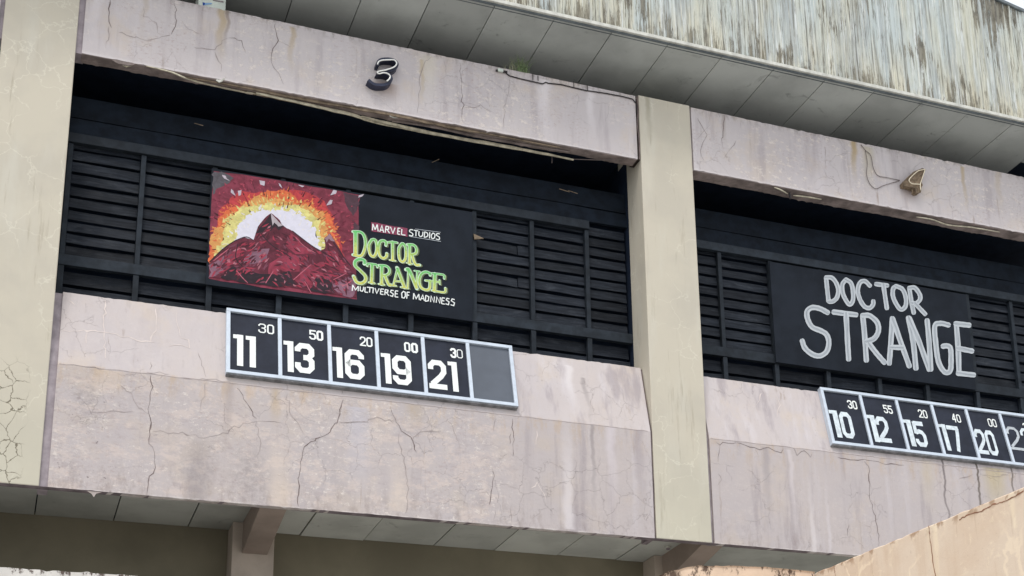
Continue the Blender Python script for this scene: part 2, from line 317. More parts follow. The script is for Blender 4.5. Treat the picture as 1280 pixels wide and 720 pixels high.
# ------------------------------------------------------------------ mesh helpers
class MB:
    def __init__(s): s.v = []; s.f = []; s.uv = {}
    def poly(s, P):
        i = len(s.v); s.v += [tuple(p) for p in P]; s.f.append(tuple(range(i, i+len(P)))); return s
    def box(s, x0, x1, y0, y1, z0, z1):
        return s.hexa([(x0, y0, z0), (x1, y0, z0), (x1, y1, z0), (x0, y1, z0), (x0, y0, z1), (x1, y0, z1), (x1, y1, z1), (x0, y1, z1)])
    def hexa(s, P):
        i = len(s.v); s.v += [tuple(p) for p in P]
        s.f += [tuple(i+k for k in q) for q in ((0, 3, 2, 1), (4, 5, 6, 7), (0, 1, 5, 4), (1, 2, 6, 5), (2, 3, 7, 6), (3, 0, 4, 7))]; return s
    def loft(s, rings, closed=True, caps=True):
        n = len(rings[0]); i = len(s.v)
        for r in rings: s.v += [tuple(p) for p in r]
        for a in range(len(rings)-1):
            for b in range(n if closed else n-1):
                c = (b+1) % n; s.f.append((i+a*n+b, i+a*n+c, i+(a+1)*n+c, i+(a+1)*n+b))
        if caps:
            s.f.append(tuple(i+k for k in reversed(range(n)))); s.f.append(tuple(i+(len(rings)-1)*n+k for k in range(n)))
        return s
    def tube(s, P, r, n=8):
        rings = []
        P = [Vector(p) for p in P]
        for k, p in enumerate(P):
            d = (P[min(k+1, len(P)-1)]-P[max(k-1, 0)]).normalized()
            a = d.cross(Vector((0, 1, .01))); a = a.normalized() if a.length > 1e-3 else Vector((1, 0, 0)); b = d.cross(a)
            rings.append([p+a*r*math.cos(t*2*math.pi/n)+b*r*math.sin(t*2*math.pi/n) for t in range(n)])
        return s.loft(rings)
    def build(s, name, mat, parent=None, bevel=0, smooth=False, world=True):
        me = bpy.data.meshes.new(name)
        o = bpy.data.objects.new(name, me); C.objects.link(o)
        vs = s.v
        if parent is not None:
            o.parent = parent; L = total(parent); vs = [(a-L.x, b-L.y, c-L.z) for a, b, c in vs]
        me.from_pydata(vs, [], s.f); me.update()
        if smooth:
            for p in me.polygons: p.use_smooth = True
        if mat: me.materials.append(mat)
        if bevel:
            m = o.modifiers.new('bevel', 'BEVEL'); m.width = bevel; m.segments = 2; m.limit_method = 'ANGLE'; m.angle_limit = math.radians(40)
        import bmesh
        bm = bmesh.new(); bm.from_mesh(me); bmesh.ops.recalc_face_normals(bm, faces=bm.faces); bm.to_mesh(me); bm.free()
        return o
def total(o):
    v = Vector((0, 0, 0))
    while o is not None: v += Vector(o.location); o = o.parent
    return v
def thing(name, label, cat, loc=(0, 0, 0), group=None):
    o = bpy.data.objects.new(name, None); C.objects.link(o); o.location = loc
    o['label'] = label; o['category'] = cat; o.empty_display_size = .2
    if group: o['group'] = group
    return o
def tag(o, label, cat, group=None):
    o['label'] = label; o['category'] = cat
    if group: o['group'] = group
    return o

# smooth a polyline (Catmull-Rom)
def smooth(P, n=6, closed=False):
    P = [Vector(p) for p in P]; R = []
    m = len(P)
    for i in range(m if closed else m-1):
        a = P[(i-1) % m] if closed or i > 0 else P[0]*2-P[1]
        b, c = P[i], P[(i+1) % m]
        d = P[(i+2) % m] if closed or i+2 < m else P[-1]*2-P[-2]
        for k in range(n):
            t = k/n
            R.append(.5*((2*b)+(c-a)*t+(2*a-5*b+4*c-d)*t*t+(-a+3*b-3*c+d)*t**3))
    R.append(P[0] if closed else P[-1]); return R
class Plane:
    """a flat surface with its own u, v axes; strokes of paint are laid on it"""
    def __init__(s, O, U, V, N): s.O, s.U, s.V, s.N = (Vector(q) for q in (O, U, V, N))
    def px(s, x, y):
        d = ray(x, y); t = s.O.dot(s.N)/d.dot(s.N); p = d*t-s.O; return Vector((p.dot(s.U), p.dot(s.V)))
    def w(s, u, v, n=0): return s.O+s.U*u+s.V*v+s.N*n
    def stroke(s, mb, P, wid, n=0.0, cap=.0, ends='flat', depth=0):
        """P: 2D points on the plane; wid: width (number or list)"""
        P = [Vector(p) for p in P]
        Q = [P[0]]
        for p in P[1:]:
            if (p-Q[-1]).length > 1e-4: Q.append(p)
        P = Q; L, Rr = [], []
        closed = (P[0]-P[-1]).length < 1e-3 and len(P) > 3
        for i, p in enumerate(P):
            if closed: a, b = (P[i-1] if i > 0 else P[-2]), (P[i+1] if i < len(P)-1 else P[1])
            else: a, b = P[max(i-1, 0)], P[min(i+1, len(P)-1)]
            d1 = (p-a).normalized() if (p-a).length > 1e-6 else (b-p).normalized()
            d2 = (b-p).normalized() if (b-p).length > 1e-6 else d1
            t = (d1+d2); t = t.normalized() if t.length > 1e-3 else d1
            nn = Vector((-t.y, t.x)); k = 1/max(.55, abs(nn.dot(Vector((-d1.y, d1.x)))))
            wd = wid[i] if isinstance(wid, (list, tuple)) else wid
            L.append(p+nn*wd/2*k); Rr.append(p-nn*wd/2*k)
        if ends == 'round' and not closed:
            for e, sgn in ((0, -1), (-1, 1)):
                a = P[e]; b = P[1] if e == 0 else P[-2]; d = (a-b).normalized(); nn = Vector((-d.y, d.x))
                wd = (wid[e] if isinstance(wid, (list, tuple)) else wid)/2
                mb.poly([s.w(*(a+nn*wd*math.cos(q)+d*wd*math.sin(q)), n+.0002) for q in [k*math.pi/6 for k in range(7)]])
        for i in range(len(P)-1):
            mb.poly([s.w(*L[i], n), s.w(*Rr[i], n), s.w(*Rr[i+1], n), s.w(*L[i+1], n)])
            if depth:
                for A, B in ((L[i], L[i+1]), (Rr[i], Rr[i+1])):
                    mb.poly([s.w(*A, n), s.w(*B, n), s.w(*B, n-depth), s.w(*A, n-depth)])
        if depth and not closed:
            for k in (0, -1): mb.poly([s.w(*L[k], n), s.w(*Rr[k], n), s.w(*Rr[k], n-depth), s.w(*L[k], n-depth)])
        return mb

TH = math.atan2(.29, 1.19)
SV = Vector((0, math.sin(TH), math.cos(TH))); SN = Vector((0, -math.cos(TH), math.sin(TH)))
front = Plane((0, 20, 0), (1, 0, 0), (0, 0, 1), (0, -1, 0))
slope = Plane((0, 20, 8.05), (1, 0, 0), SV, SN)
ZB, ZS, ZT = 6.31, 8.05, 9.24      # spandrel bottom, step, top
LB, LT = 12.86, 14.06              # lintel bottom, top

# ------------------------------------------------------------------ ground
g = MB(); g.poly([(-400, -400, -1.6), (400, -400, -1.6), (400, 400, -1.6), (-400, 400, -1.6)])
go = g.build('ground', plain('pale_paving', lin(176, 174, 170), .9, .15, 1.5)); go['kind'] = 'structure'; go['label'] = 'pale paved forecourt below the building'

# ------------------------------------------------------------------ the building
bld = thing('cinema_building', 'weathered pink and cream concrete cinema facade with black louvred openings', 'building', (9, 20, -1.6))

def edge_jit(x0, x1, step=.06):
    n = max(2, int((x1-x0)/step)); return [x0+(x1-x0)*i/n for i in range(n+1)]
def band(x0, x1, prof, mat, name, jit_idx=(), amt=.006):
    """extrude a y-z profile along x with slightly chipped edges"""
    rings = []; st = random.random()*50
    for x in edge_jit(x0, x1):
        r = []
        for k, (y, z) in enumerate(prof):
            if k in jit_idx:
                q = random.gauss(0, amt*.5)*(random.random() < .35); z2 = z+q+.004*math.sin(x*1.3+k+st); y2 = y+abs(q)*.4
            else: y2, z2 = y, z
            r.append((x, y2, z2))
        rings.append(r)
    return MB().loft(rings).build(name, mat, bld)
bays = [(-9.4, -.73), (.41, 9.07), (10.125, 18.87)]
LD = (20.28, 20.20, 20.26)
for i, (a, b) in enumerate(bays):
    yb = LD[i]
    o = band(a, b+(.03 if i == 1 else 0), [(20, ZB), (20, ZS), (20.29, ZT), (20.45, ZT+.01), (20.45, ZS), (20.12, ZS-.1), (20.12, ZB)], M['spandrel'], 'spandrel_wall', (0, 2), .008)
    band(a-.02, b, [(20, LB), (20, LT), (yb+.01, LT+.01), (yb+.01, LB)], M['lintel'], 'lintel', (0, 1), .012)
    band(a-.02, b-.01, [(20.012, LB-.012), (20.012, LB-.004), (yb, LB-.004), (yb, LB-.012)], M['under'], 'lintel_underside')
    MB().box(a-.02, b, 20.22+.06*(i != 1), 21.2, LT-.1, LT-.01).build('roof_ledge', M['groove'], bld)
# pillars and the grooves beside them
for (a, b) in ((-10.6, -9.55), (-.67, .305), (9.13, 10.08), (18.93, 19.88)):
    MB().loft([[(x, 19.995, ZB+.003), (x, 19.995, LT+.03), (x, 20.98, LT+.03), (x, 20.98, 7.9), (x, 20.13, 7.9), (x, 20.13, ZB+.003)] for x in (a, b)]).build('pillar', M['pillar'], bld, bevel=.012)
    if a > -5: MB().box(a-.005, b+.004, 20.60, 20.985, ZT+.02, LB+.3).build('pier_edge_board', M['black'], bld)
for (a, b, m) in ((-.73, -.67, 'groove'), (.305, .41, 'groove'), (9.06, 9.13, 'gap'), (10.08, 10.13, 'groove'), (18.86, 18.93, 'gap')):
    MB().loft([[(x, 20.03, ZB+.01), (x, 20.03, ZS), (x, 20.31, ZT-.02), (x, 20.4, ZT-.02), (x, 20.4, ZB+.01)] for x in (a-.01, b+.01)]).build('joint_strip', M[m], bld)
    MB().box(a-.01, b+.01, 20.04, 20.3, LB+.01, LT-.02).build('joint_strip', M['joint_dark' if m == 'gap' else 'groove'], bld)
# rust sealant lines down the two joints of the middle pillar
mb = MB()
for pl_, P in ((front, [(9.115, ZB), (9.11, 6.8), (9.12, 7.1), (9.112, 7.6), (9.118, 8.05)]), (slope, [(9.118, 0), (9.108, .5), (9.114, 1.2)]),
               (front, [(10.1, ZB), (10.108, 7.0), (10.1, 8.05)]), (slope, [(10.1, 0), (10.108, .7)]),
               (front, [(9.1, 12.86), (9.11, 13.2), (9.09, 13.5), (9.11, 13.8), (9.1, 14.06)])):
    pl_.stroke(mb, smooth(P, 5), .02 if P[0][1] > 12 else .009, .004)
mb.build('joint_sealant', M['sealant'], bld)['kind'] = 'stuff'

# interior darkness behind the louvres
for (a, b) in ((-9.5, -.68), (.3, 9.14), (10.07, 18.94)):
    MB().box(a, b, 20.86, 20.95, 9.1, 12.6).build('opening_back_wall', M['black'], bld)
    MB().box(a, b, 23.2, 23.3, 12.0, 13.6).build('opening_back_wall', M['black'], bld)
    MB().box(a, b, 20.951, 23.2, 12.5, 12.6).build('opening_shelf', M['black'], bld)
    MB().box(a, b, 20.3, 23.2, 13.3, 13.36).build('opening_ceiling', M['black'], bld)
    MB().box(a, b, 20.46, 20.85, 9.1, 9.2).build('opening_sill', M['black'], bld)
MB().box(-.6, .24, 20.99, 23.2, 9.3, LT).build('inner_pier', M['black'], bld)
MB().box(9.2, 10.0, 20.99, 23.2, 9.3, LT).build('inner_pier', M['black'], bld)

# ------------------------------------------------------------------ louvre screens: rails, posts, every slat a piece
slat_cache = {}
def slat(parent, x0, x1, z, h=.152, tilt=.022, mat='slat', y=20.70, drop=0, name='slat'):
    m = MB(); t = .018; n = 4
    rings = []
    wob = [random.gauss(0, .0022) for _ in range(n+1)]
    for i in range(n+1):
        x = x0+(x1-x0)*i/n; dz = drop*(i/n-.5)+wob[i]
        rings.append([(x, y-tilt, z+dz), (x, y, z+h+dz+random.gauss(0, .002)), (x, y+t, z+h+dz), (x, y-tilt+t, z-.002+dz)])
    m.loft(rings)
    return m.build(name, M[mat], parent)
def screen(x0, x1, posts, hidden, rail_end=None):
    s = bpy.data.objects.new('louvre_screen', None); C.objects.link(s); s.parent = bld
    s.location = Vector((x0, 20.7, 9.24))-Vector(bld.location)
    edges = [x0]+posts+[x1]
    # fixed boards above the top rail
    for k, (za, zb, yy) in enumerate(((11.93, 12.19, 20.68), (12.215, 12.58, 20.72))):
        mm = MB(); rings = []
        n = 14
        for i in range(n+1):
            x = x0+(x1-x0)*i/n; q = random.gauss(0, .004)
            rings.append([(x, yy-.03, za+q), (x, yy, zb+q), (x, yy+.03, zb+q), (x, yy+.03, za+q)])
        mm.loft(rings).build('board', M['navy'], s)
    MB().box(x0, rail_end or x1, 20.585, 20.68, 11.75, 11.90).build('top_rail', M['rail'], s, bevel=.006)
    MB().box(x0, x1, 20.60, 20.69, 9.80, 9.965).build('middle_rail', M['rail'], s, bevel=.006)
    for x in posts:
        MB().box(x-.035, x+.035, 20.615, 20.70, 9.97, 11.74).build('post', M['rail'], s, bevel=.004)
        MB().box(x-.04, x+.04, 20.61, 20.70, 9.2, 9.795).build('post', M['rail'], s, bevel=.004)
    for a, b in zip(edges[:-1], edges[1:]):
        a2, b2 = a+.04, b-.04
        # low closed row under the middle rail
        slat(s, a2, b2, 9.55, .2, .02, y=20.72); slat(s, a2, b2, 9.33, .15, .02, y=20.66)
        if any(h[0] <= a+.05 and b-.05 <= h[1] for h in hidden): continue
        k = 0; z = 9.99
        while z < 11.72:
            full = (b > x1-.01 and x1 < 9.2)
            h = .153+random.gauss(0, .005)
            if a > 6.3 and b < 7.6 and k in (3, 6):     # snapped boards beside the poster
                c = b2-.2
                slat(s, a2, c, z+random.gauss(0, .004), h, .022, drop=-.02); slat(s, c+.015, b2, z-.012, h*1.15, .02)
            else:
                slat(s, a2, b2, z+random.gauss(0, .004), h, .022+random.gauss(0, .005), drop=random.gauss(0, .004), y=20.70+(.02 if full else 0))
            z += .19; k += 1
    return s
scr = screen(.31, 9.125, [.36, 1.37, 2.39, 3.4, 4.4, 5.41, 6.435, 7.41, 8.37], [(2.35, 6.45)], 8.41)
scr2 = screen(10.085, 18.92, [10.815, 11.8, 12.81, 13.85, 14.85, 15.93, 16.91, 17.9], [(11.7, 16.0)])
scr0 = screen(-9.5, -.68, [-3.6, -2.6, -1.6], [(-9.6, -3.5)])
# splintered bits of wood caught in the boards
mb = MB(); a, b, c = at(592, 292, 20.58), at(605, 298, 20.56), at(593, 299, 20.58)
mb.loft([[a, b, c], [a+Vector((0, .02, 0)), b+Vector((0, .02, 0)), c+Vector((0, .02, 0))]]).build('splinter', M['rotten'], scr)
for (x0, y0, x1, y1) in ((699, 236, 712, 240), (710, 238, 722, 242), (540, 203, 549, 199), (243, 154, 254, 157)):
    MB().tube([at(x0, y0, 20.6), at(x1, y1, 20.6)], .006, 5).build('splinter', M['rotten'], scr)

# ------------------------------------------------------------------ broken timber hanging under the lintels
def lath(P, wd, mat, y=20.34, th=.018, taper=True, name='hanging_lath', jit=.006):
    Q = [atz(px, py, 12.825-(20.35-y)*.6) for px, py in P]; Q = smooth(Q, 5); rings = []
    for i, p in enumerate(Q):
        t = i/(len(Q)-1); k = wd*(min(1, .35+3*min(t, 1-t)) if taper else 1)+random.gauss(0, jit)
        j = random.gauss(0, jit*.4)
        rings.append([(p.x, p.y, p.z+j-k/2), (p.x, p.y, p.z+j+k/2), (p.x, p.y+th, p.z+j+k/2), (p.x, p.y+th, p.z+j-k/2)])
    return MB().loft(rings).build(name, M[mat], bld)
lath([(320, 116), (380, 129), (440, 143), (470, 152), (560, 170), (640, 184), (717, 199)], .05, 'lath', 20.30)
lath([(452, 145), (505, 158), (560, 170), (600, 178)], .04, 'lath', 20.29)
lath([(183, 82), (215, 90), (240, 100), (282, 110), (330, 119), (345, 121)], .02, 'lath', 20.335, jit=.003)
lath([(300, 113), (330, 119), (360, 125), (420, 138), (470, 151)], .035, 'rotten', 20.345)
lath([(140, 75), (155, 79), (168, 80)], .05, 'under', 20.33)
lath([(150, 78), (158, 82), (166, 81)], .025, 'lath', 20.325)
lath([(230, 96), (300, 108), (380, 124), (500, 145), (560, 158), (700, 184)], .04, 'rotten', 20.35, name='rotten_edge_board')
lath([(490, 151), (540, 158), (600, 171), (640, 178), (712, 190)], .035, 'under', 20.335, name='rotten_edge_board')
lath([(270, 100), (276, 101), (282, 97)], .035, 'trim', 20.32)
lath([(487, 144), (492, 146), (497, 147)], .025, 'trim', 20.32)
MB().tube([atz(717, 199, 12.82), atz(750, 200, 12.83), atz(778, 199, 12.84)], .007, 5).build('hanging_wire', M['wire'], bld)
MB().tube([atz(690, 196, 12.82), at(690, 204, atz(690, 196, 12.82).y)], .006, 5).build('hanging_wire', M['wire'], bld)
lath([(968, 234), (976, 237), (985, 242)], .02, 'lath', 20.33, jit=.002); lath([(992, 244), (1010, 246), (1027, 249)], .02, 'lath', 20.33, jit=.002)
lath([(1146, 271), (1165, 274), (1186, 281), (1215, 284), (1250, 290)], .018, 'lath', 20.33, jit=.002)
MB().tube([atz(987, 241, 12.82), at(988, 249, atz(987, 241, 12.82).y)], .02, 6).build('hanging_wire', M['cable'], bld)
# ragged plaster lip along the back of the lintel soffit
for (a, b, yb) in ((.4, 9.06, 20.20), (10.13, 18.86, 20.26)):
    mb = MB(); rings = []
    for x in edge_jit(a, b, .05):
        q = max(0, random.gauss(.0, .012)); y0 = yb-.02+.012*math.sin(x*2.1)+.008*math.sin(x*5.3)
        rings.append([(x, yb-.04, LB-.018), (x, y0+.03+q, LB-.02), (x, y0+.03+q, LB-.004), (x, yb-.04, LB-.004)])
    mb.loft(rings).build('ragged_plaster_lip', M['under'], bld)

# ------------------------------------------------------------------ roof: soffit boards, trim, weathered cladding
HS, YF = 14.64, 19.16
jx = [6.365+k*1.0 for k in range(-9, 15)]
for a, b in zip(jx[:-1], jx[1:]):
    if a > 17.2: MB().box(a+.008, b-.008, YF+.02, 20.38, HS, HS+.03).build('soffit_panel', M['roof_soffit'], bld); continue
    MB().box(a+.007, b-.007, YF+.02, 22.6, HS+random.uniform(0, .006), HS+.03).build('soffit_panel', M['roof_soffit'], bld)
MB().box(-3, 21, YF+.02, 22.7, HS+.04, HS+.07).build('soffit_backing', M['black'], bld)
MB().box(-3, 21, 22.62, 22.8, 13.9, HS+.04).build('ledge_back_wall', M['black'], bld)
MB().box(-3, 21, YF-.03, YF+.018, HS-.012, HS+.05).build('edge_trim', M['trim'], bld, bevel=.005)
MB().box(-3, 21, YF+.018, YF+.05, HS-.035, HS-.002).build('edge_trim', M['trim_dark'], bld)
MB().box(-3, 21, YF+.14, YF+.15, HS-.006, HS+.01).build('edge_trim', M['trim_dark'], bld)
def ztop(x): return 17.17-.19*(x-16.1)
for k in range(-2, 21):
    xs = []; x = k+.004
    while x < k+.99:
        for dx, dy in ((0, 0), (.09, 0), (.105, -.03), (.15, -.03), (.165, 0), (.245, .0), (.253, -.012), (.275, -.012), (.283, 0)):
            if x+dx < k+.992: xs.append((x+dx, dy))
        x += .33
    xs.append((k+.996, 0))
    A = [(x, YF+dy, HS+.05) for x, dy in xs]; B = [(x, YF+dy, ztop(x)) for x, dy in xs]
    Cc = [(x, YF+.03, ztop(x)) for x, dy in reversed(xs)]; D = [(x, YF+.03, HS+.05) for x, dy in reversed(xs)]
    mb = MB(); mb.loft([A+D, B+Cc]); mb.build('cladding_sheet', M['cladding'], bld)
mb = MB(); mb.hexa([(-3, YF-.05, ztop(-3)), (21, YF-.05, ztop(21)), (21, YF+.25, ztop(21)), (-3, YF+.25, ztop(-3)),
                    (-3, YF-.05, ztop(-3)+.07), (21, YF-.05, ztop(21)+.07), (21, YF+.25, ztop(21)+.07), (-3, YF+.25, ztop(-3)+.07)])
mb.build('roof_coping', M['trim_dark'], bld, bevel=.01)
mb = MB(); mb.hexa([(-3, YF+.04, HS+.08), (21, YF+.04, HS+.08), (21, 30, HS+.08), (-3, 30, HS+.08),
                    (-3, YF+.04, ztop(-3)-.05), (21, YF+.04, ztop(21)-.05), (21, 30, ztop(21)-.05), (-3, 30, ztop(-3)-.05)])
mb.build('roof_mass', M['trim_dark'], bld)

# ------------------------------------------------------------------ underside of the gallery: soffit boards, brackets, wall, columns
HL = 6.55; K = HL/6.31
lj = [-9.5, -8.4, -7.3, -6.2, -5.1, -4, -3, -2.1, -1.0, .31, 1.39, 2.44, 3.3, 4.095, 5.09, 6.21, 7.22, 8.30, 9.35, 10.4, 13.2, 16, 19.9]
for i, (a, b) in enumerate(zip(lj[:-1], lj[1:])):
    z = HL+random.uniform(0, .012)
    gp = .012 if i % 2 else .006
    MB().box(a+gp, b-gp, 20.13, 22.15, z, z+.03).build('soffit_panel', M['low_soffit'], bld)
MB().box(-10, 20, 20.13, 22.2, HL+.045, HL+.08).build('soffit_backing', M['black'], bld)
MB().box(-10.6, 19.88, 20.0, 20.13, ZB+.0, ZB+.0025).build('bottom_lip', M['gap'], bld)
MB().box(-.72, .42, 20.05, 20.12, ZB+.0035, HL+.02).build('edge_beam', M['gap'], bld)
MB().box(9.06, 10.14, 20.05, 20.12, ZB+.0035, HL+.02).build('edge_beam', M['gap'], bld)
MB().box(-10.6, 20, 22.16, 22.4, -1.6, 9.2).build('lower_wall', M['wall'], bld)
for x0, x1 in ((-3.66, -3.29), (3.17, 3.54), (9.98, 10.35)):
    MB().hexa([(x0, 20.13, 6.33), (x1, 20.13, 6.33), (x1, 21.67, 6.07), (x0, 21.67, 6.07), (x0, 20.13, HL+.03), (x1, 20.13, HL+.03), (x1, 21.67, HL+.03), (x0, 21.67, HL+.03)]).build('bracket_beam', M['beam'], bld, bevel=.008)
    MB().box(x0-.14, x1+.1, 21.68, 22.16, -1.6, HL).build('column', M['column'], bld, bevel=.01)
# torn flake of paint at the gallery's bottom edge
fx = atz(116, 620, 6.31).x; mb = MB()
mb.loft([[(fx-.09, 20.02+d, 6.309), (fx+.1, 20.02+d, 6.309), (fx+.03, 20.03+d, 6.285), (fx+.005, 20.05+d, 6.24), (fx-.03, 20.03+d, 6.28)] for d in (0, .004)])
mb.build('paint_flake', M['filler'], bld)

# ------------------------------------------------------------------ cracks, traced where they run
def on_wall(px, py):
    p = at(px, py, 20)
    if ZS < p.z < 10: return slope, slope.px(px, py)
    return front, Vector((p.x, p.z))
def cracks(lst, wd, mat, name, wob=.012, surf=None):
    mb = MB(); cnt = 0
    for L in lst:
        Q = []
        for (a, b) in zip(L[:-1], L[1:]):
            d = math.hypot(b[0]-a[0], b[1]-a[1]); n = max(1, int(d/5))
            for k in range(n):
                t = k/n; Q.append((a[0]+(b[0]-a[0])*t, a[1]+(b[1]-a[1])*t))
        Q.append(L[-1])
        seg = []; cur = None
        for q in Q+[None]:
            if q is None: pl_ = None
            else: pl_, uv = (surf, surf.px(*q)) if surf else on_wall(*q)
            if pl_ is not cur:
                if cur and len(seg) > 1:
                    n = len(seg); ph = random.random()*6; wl = [wd*(.35+.7*random.random()+.55*max(0, math.sin(i*.55+ph))+(1.2 if random.random() < .04 else 0))*(.3 if i in (0, n-1) else 1) for i in range(n)]
                    cnt += 1; cur.stroke(mb, seg, wl, .0018+.0002*(cnt % 9))
                seg = []; cur = pl_
            if q is not None: seg.append(uv+Vector((random.gauss(0, wob), random.gauss(0, wob))))
    o = mb.build(name, M[mat], bld); o['kind'] = 'stuff'; return o
A6 = lambda L: pts(60, 440, 3.2, L); A7 = lambda L: pts(420, 480, 3.2, L); A8 = lambda L: pts(880, 460, 3.0, L)
Z1 = lambda L: pts(0, 0, 2.977, L); Z2 = lambda L: pts(420, 0, 2.977, L); Z3 = lambda L: pts(850, 0, 2.977, L); S1 = lambda L: pts(60, 330, 4.236, L)
cracks([A6([(405, 35), (410, 90), (412, 160), (400, 230), (412, 280), (408, 365), (425, 400), (435, 460), (405, 500), (388, 570)]),
        A6([(748, 125), (790, 200), (835, 272)]),
        A6([(1180, 155), (1165, 265), (1130, 320), (1065, 350), (1017, 380), (1015, 440), (1000, 510), (998, 620)]),
        A7([(190, 45), (215, 85), (235, 140), (265, 185), (300, 215), (325, 275)]), A7([(632, 350), (620, 430), (610, 490)]),
        A7([(705, 140), (712, 210), (710, 290)]), A7([(697, 195), (697, 245)]),
        A8([(30, 262), (60, 285), (120, 280), (125, 265)]), A8([(60, 285), (50, 350)]),
        A8([(120, 280), (185, 295), (195, 305), (240, 300), (265, 310), (290, 318), (300, 300)]), A8([(195, 305), (203, 330)]),
        A8([(330, 300), (350, 325), (380, 310), (400, 335), (405, 305)]), A8([(545, 590), (535, 625)]),
        A8([(600, 345), (615, 370), (620, 480), (640, 560), (655, 610), (655, 670)]),
        A8([(500, 335), (560, 345), (600, 345), (650, 355), (750, 365), (755, 345)]),
        Z1([(1025, 85), (1035, 150), (1010, 200), (1015, 250), (1045, 290), (1060, 315)]),
        Z1([(412, 0), (405, 60), (410, 100)]), Z1([(650, 0), (655, 80), (640, 130)]), Z1([(850, 140), (900, 155), (915, 200)]),
        Z2([(465, 235), (470, 300), (468, 450)]), Z3([(65, 440), (100, 500), (75, 560), (90, 600)]), Z3([(165, 430), (155, 520), (160, 550)]),
        pts(60, 330, 4.236, [(200, 205), (202, 238)])], .008, 'crack', 'wall_cracks')
cracks([A6([(415, 318), (500, 320), (640, 345), (700, 325), (780, 290), (835, 275), (930, 278)]), A6([(595, 0), (625, 70), (630, 120), (620, 190), (605, 230)]),
        A6([(955, 150), (965, 240), (1000, 290), (1020, 320)]), A6([(290, 130), (340, 180), (360, 220), (400, 250)]),
        A6([(540, 105), (580, 112), (620, 105), (720, 118), (760, 125)]), A6([(850, 140), (910, 152), (945, 145)]), A6([(835, 275), (845, 380), (835, 440)]),
        A6([(150, 60), (190, 70), (240, 68)]), A6([(395, 82), (480, 90)]), A6([(160, 235), (250, 240), (350, 235)]), A6([(1170, 285), (1280, 280)]),
        A7([(300, 215), (350, 190), (420, 190)]), A7([(0, 155), (60, 155), (120, 150), (150, 135), (230, 150)]),
        A7([(255, 190), (250, 230), (275, 310), (290, 420), (280, 520)]), A7([(445, 130), (470, 190), (500, 260)]), A7([(625, 95), (640, 140), (632, 190)]),
        A7([(632, 500), (632, 560)]), A7([(700, 500), (700, 560)]), A7([(20, 20), (30, 60), (15, 120), (0, 165)]), A7([(570, 435), (600, 432), (618, 450)]),
        Z1([(410, 100), (395, 180)]), Z1([(530, 20), (540, 60), (580, 85), (590, 120)]), Z1([(640, 130), (540, 150), (440, 120)]), Z1([(680, 75), (690, 100), (745, 125)]),
        Z1([(690, 170), (680, 200)]), Z1([(795, 190), (825, 240), (825, 270)]), Z1([(1035, 155), (1080, 170)]), Z1([(750, 30), (752, 70)]), Z1([(720, 180), (800, 185), (850, 140)]),
        Z2([(350, 210), (315, 260), (312, 330), (305, 420)]), Z2([(648, 290), (645, 340), (630, 400), (625, 480)]), Z2([(480, 400), (540, 395), (590, 420)]), Z2([(150, 60), (200, 65)]),
        Z3([(110, 410), (105, 470), (60, 520)]), Z3([(225, 445), (222, 480)]), Z3([(540, 545), (545, 620)]), Z3([(210, 520), (160, 590)]),
        A8([(960, 415), (1010, 400)]), A8([(1050, 400), (1090, 410), (1140, 405)]), A8([(430, 300), (470, 310)]), A8([(50, 390), (65, 420), (52, 440)]), A8([(760, 345), (890, 350)])],
       .0065, 'crack_faint', 'hairline_cracks')
cracks([S1([(300, 190), (298, 350), (305, 500)]), S1([(70, 350), (250, 355), (400, 380), (520, 420), (560, 410)]), S1([(205, 360), (205, 420)]),
        S1([(570, 230), (575, 350), (545, 420)]), S1([(680, 260), (685, 320), (700, 380)]), S1([(690, 385), (740, 400), (745, 440), (640, 430)]),
        A8([(215, 90), (205, 120), (190, 140)]), A8([(270, 105), (285, 140), (275, 180)]), A7([(780, 420), (805, 395), (840, 460)]), A7([(805, 190), (800, 240)]),
        S1([(840, 300), (860, 330)]), S1([(110, 185), (150, 215)])], .014, 'filler', 'filled_cracks', .012)
# step line where the sloping parapet meets the wall below
mb = MB()
for a, b in bays[1:]:
    P = [(x, ZS+.004+random.gauss(0, .003)) for x in edge_jit(a+.02, b-.02, .09)]
    front.stroke(mb, P, [.006+.006*random.random() for _ in P], .0012)
mb.build('step_line', M['crack_faint'], bld)['kind'] = 'stuff'

# ------------------------------------------------------------------ painted film board (artwork replaced by a generic fiery landscape)
def board_thing(name, label, cat, x0, x1, z0, z1, y, mat):
    t = thing(name, label, cat, ((x0+x1)/2, y, z0))
    MB().box(x0, x1, y, y+.03, z0, z1).build('backboard', M[mat], t, bevel=.003)
    return t, Plane((0, y, 0), (1, 0, 0), (0, 0, 1), (0, -1, 0))
YP = 20.55
a0, a1 = at(264.5, 214, YP), at(593, 402, YP)
poster, PP = board_thing('film_poster_board', 'black film board with a fiery red painting and green Doctor Strange lettering', 'poster', a0.x, at(591, 330, YP).x, a1.z, a0.z+.05, YP, 'board')
def paint(name, c, var=.25, scale=9):
    q = NM(name, .7, .25); n = q.noise(scale, 6, .7, q.vec(1, 1, 1, (random.random()*9, 0, 0)), .8)
    vm = q.t.nodes.new('ShaderNodeVectorMath'); vm.operation = 'SCALE'; vm.inputs[0].default_value = c[:3]; q.set(vm.inputs['Scale'], q.rng(n, .3, .7, 1-var, 1+var))
    q.col(vm.outputs[0]); return q.m
def blob(P, n, mat, name, rough_=0, sub=3):
    Q = [PP.px(*p) for p in P]; R = []
    for i, p in enumerate(Q):
        b = Q[(i+1) % len(Q)]
        for k in range(sub):
            R.append(p+(b-p)*(k/sub)+Vector((random.gauss(0, rough_), random.gauss(0, rough_))))
    mb = MB(); mb.poly([PP.w(q.x, q.y, n) for q in R]); return mb.build(name, mat, poster)
